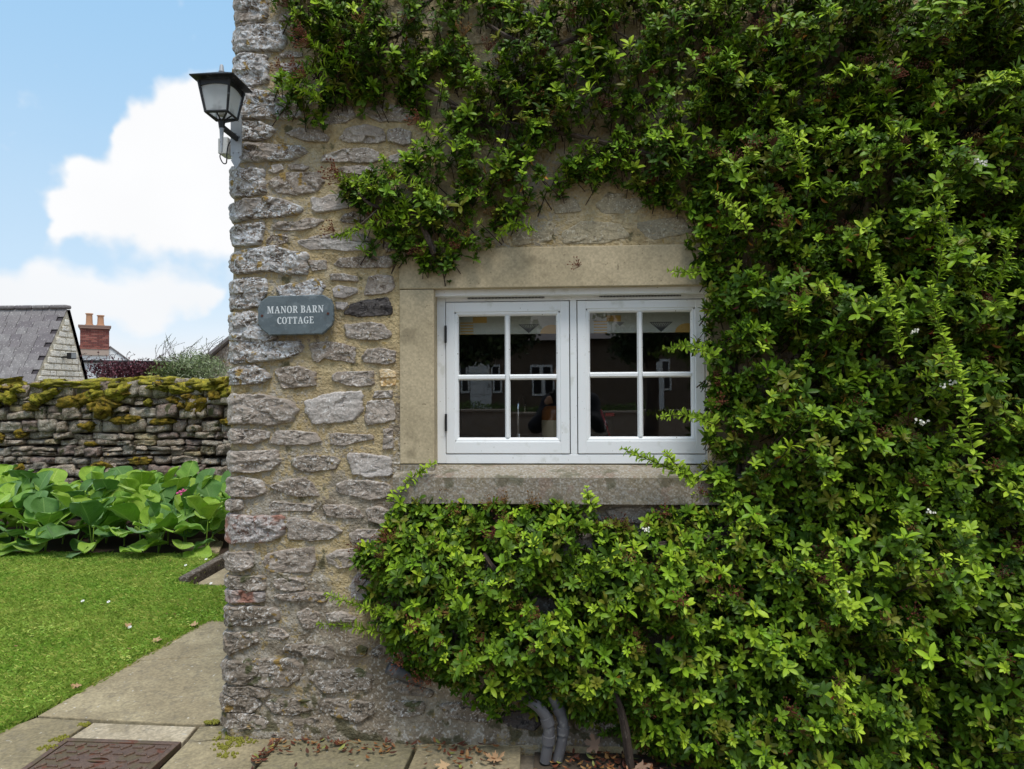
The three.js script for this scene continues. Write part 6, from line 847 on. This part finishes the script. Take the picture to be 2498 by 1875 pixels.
// ------------------------------------------------------------------ photographer, seen only in the panes
{
  const smin = (a, b, k) => { const h = clamp(0.5 + 0.5 * (b - a) / k); return mix(b, a, h) - k * h * (1 - h); };
  function sdfMesh(bones, c, half, res, k, grow = 0) {
    const mc = new MarchingCubes(res, new THREE.MeshBasicMaterial(), false, false, 90000), f = mc.field, n = res, hs = n / 2, P = V();
    for (let z = 0; z < n; z++) for (let y = 0; y < n; y++) for (let x = 0; x < n; x++) {
      P.set(c.x + (x - hs) / hs * half, c.y + (y - hs) / hs * half, c.z + (z - hs) / hs * half); let d = 9;
      for (const [a, b, ra, rb] of bones) { const bx_ = b.x - a.x, by = b.y - a.y, bz = b.z - a.z, px = P.x - a.x, py = P.y - a.y, pz = P.z - a.z, t = clamp((px * bx_ + py * by + pz * bz) / (bx_ * bx_ + by * by + bz * bz + 1e-9)); const e = Math.hypot(px - t * bx_, py - t * by, pz - t * bz) - mix(ra, rb, t) - grow; d = smin(d, e, k); }
      f[x + y * n + z * n * n] = -d;
    }
    mc.isolation = 0; mc.update(); const m = mc.count, p = new Float32Array(m * 3), nn = new Float32Array(m * 3); for (let i = 0; i < m * 3; i += 3) for (let q = 0; q < 3; q++) { p[i + q] = mc.positionArray[i + q] * half + c.getComponent(q); nn[i + q] = mc.normalArray[i + q]; }
    let g = new THREE.BufferGeometry(); g.setAttribute('position', new THREE.BufferAttribute(p, 3)); g = mergeVertices(g, 1e-4); g.computeVertexNormals();
    // outward normals
    const b = g.attributes.position, q0 = g.attributes.normal; let s = 0; for (let i = 0; i < b.count; i += 7) s += q0.getX(i) * (b.getX(i) - c.x) + q0.getY(i) * (b.getY(i) - c.y) + q0.getZ(i) * (b.getZ(i) - c.z); if (s < 0) { const ix = g.index.array; for (let i = 0; i < ix.length; i += 3) { const t = ix[i]; ix[i] = ix[i + 1]; ix[i + 1] = t; } g.computeVertexNormals(); }
    return g;
  }
  const ox = 0.14, oz = 3.52, o = group('person', [0, 0, 0]); tag(o, 'photographer in dark jacket and trousers raising a camera with both hands', 'person');
  const S = (x, y, z) => V(ox + x, y, oz + z);
  const pel = S(0, 0.98, 0), ch = S(0, 1.32, -0.02), nk = S(-0.02, 1.53, -0.04), hd = S(-0.06, 1.7, -0.08), sl = S(-0.19, 1.46, -0.02), sr = S(0.19, 1.46, -0.02), el = S(-0.33, 1.24, -0.12), er = S(0.28, 1.24, -0.14), wl = S(-0.205, 1.42, -0.3), wr = S(0.0, 1.44, -0.3), kl = S(-0.11, 0.52, -0.02), kr = S(0.12, 0.52, -0.02), al = S(-0.12, 0.09, 0.03), ar = S(0.13, 0.09, 0.03);
  const torso = [[pel, ch, 0.14, 0.155], [ch, nk, 0.13, 0.06], [sl, sr, 0.075, 0.075]], arms = [[sl, el, 0.062, 0.05], [el, wl, 0.05, 0.034], [sr, er, 0.062, 0.05], [er, wr, 0.05, 0.034]], legs = [[S(-0.09, 0.95, 0), kl, 0.1, 0.068], [kl, al, 0.066, 0.045], [S(0.09, 0.95, 0), kr, 0.1, 0.068], [kr, ar, 0.066, 0.045]];
  const head = [[hd.clone().add(V(0, 0.03, 0)), hd.clone().add(V(0, 0.035, 0.02)), 0.088, 0.085], [hd.clone().add(V(0, -0.06, -0.03)), hd.clone().add(V(0, -0.03, 0)), 0.055, 0.07], [hd.clone().add(V(0, 0.0, -0.09)), hd.clone().add(V(0, -0.02, -0.1)), 0.012, 0.016], [hd.clone().add(V(-0.085, 0, 0)), hd.clone().add(V(-0.085, -0.03, 0.005)), 0.014, 0.012], [hd.clone().add(V(0.085, 0, 0)), hd.clone().add(V(0.085, -0.03, 0.005)), 0.014, 0.012], [nk, hd.clone().add(V(0, -0.04, 0)), 0.052, 0.055]];
  const cam = V(0.0, 1.53, DIST + 0.1);
  const hand = (w, sx) => { const palm = V(cam.x + sx * 0.072, 1.475, cam.z + 0.03), B = [[w, palm, 0.026, 0.034]]; [[0.012, 0.02, 0.07], [0.006, 0.004, 0.076], [0, -0.012, 0.07], [-0.004, -0.028, 0.056]].forEach(([a, dy, L]) => { const r = palm.clone().add(V(sx * a, dy + 0.012, -0.018)), m = r.clone().add(V(-sx * 0.01, 0.006, -L * 0.5)), t = m.clone().add(V(-sx * L * 0.42, 0.002, -L * 0.12)); B.push([r, m, 0.0095, 0.009], [m, t, 0.0088, 0.0075]); }); const r = palm.clone().add(V(-sx * 0.01, 0.012, 0.015)), m = r.clone().add(V(-sx * 0.024, 0.022, 0.004)); B.push([r, m, 0.012, 0.0105], [m, m.clone().add(V(-sx * 0.022, 0.012, -0.008)), 0.0105, 0.008]); return B; };
  const hl = hand(wl, -1), hr = hand(wr, 1);
  const skin = std({ color: rgb(206, 160, 134), roughness: 0.6 }), dark = std({ color: rgb(34, 36, 46), roughness: 0.85 }), trs = std({ color: rgb(38, 40, 48), roughness: 0.9 }), shoe = std({ color: rgb(40, 34, 30), roughness: 0.7 });
  const body = [sdfMesh([...torso, ...arms, ...legs, head[5]], S(0, 0.84, -0.05), 0.9, 72, 0.05), sdfMesh(head, hd, 0.17, 60, 0.03), sdfMesh(hl, wl.clone().add(cam).multiplyScalar(0.5), 0.15, 64, 0.008), sdfMesh(hr, wr.clone().add(cam).multiplyScalar(0.5).add(V(0.03, 0, 0)), 0.15, 64, 0.008)];
  const bm = mk('body', mergeGeometries(body.map(g => g.toNonIndexed())), skin, o);
  mk('jacket', sdfMesh([...torso, ...arms.map(([a, b, r, s]) => [a, b, r, s])], S(0, 1.25, -0.05), 0.5, 72, 0.05, 0.014), dark, bm);
  mk('trousers', sdfMesh(legs, S(0, 0.56, 0), 0.6, 64, 0.04, 0.016), trs, bm);
  mk('shoe', sdfMesh([[al.clone().add(V(0, -0.035, 0.03)), al.clone().add(V(-0.01, -0.05, -0.15)), 0.045, 0.036]], al.clone().add(V(0, -0.02, -0.06)), 0.2, 32, 0.02), shoe, bm); mk('shoe', sdfMesh([[ar.clone().add(V(0, -0.035, 0.03)), ar.clone().add(V(0.01, -0.05, -0.15)), 0.045, 0.036]], ar.clone().add(V(0, -0.02, -0.06)), 0.2, 32, 0.02), shoe, bm);
  mk('hair', sdfMesh([[hd.clone().add(V(0, 0.06, 0.02)), hd.clone().add(V(0, 0.02, 0.045)), 0.082, 0.08]], hd.clone().add(V(0, 0.05, 0.03)), 0.16, 40, 0.02), std({ color: rgb(150, 118, 80), roughness: 0.8 }), bm);
  for (const s of [-1, 1]) mk('eye', (() => { const g = new THREE.SphereGeometry(0.012, 10, 8); g.translate(hd.x + s * 0.032, hd.y + 0.015, hd.z - 0.076); return g; })(), std({ color: rgb(60, 50, 44), roughness: 0.2 }), bm);
  mk('mouth', (() => { const g = bx(0.042, 0.009, 0.012, hd.x, hd.y - 0.06, hd.z - 0.082, 0.004, 2); return g; })(), std({ color: rgb(168, 104, 94), roughness: 0.6 }), bm);
  const cm = group('camera', [cam.x, cam.y, cam.z]); tag(cm, 'black camera held by the photographer', 'camera'); mk('camera_body', bx(0.125, 0.085, 0.045, 0, -0.01, 0.03, 0.012, 2), black, cm); mk('viewfinder', bx(0.05, 0.03, 0.04, 0, 0.045, 0.032, 0.008, 2), black, cm); mk('lens_barrel', (() => { const g = cyl(0.034, 0.034, 0.05, 0, 0, 0, 20); g.rotateX(Math.PI / 2); g.translate(0, -0.01, -0.018); return g; })(), black, cm);
}
renderer.render(scene, camera);
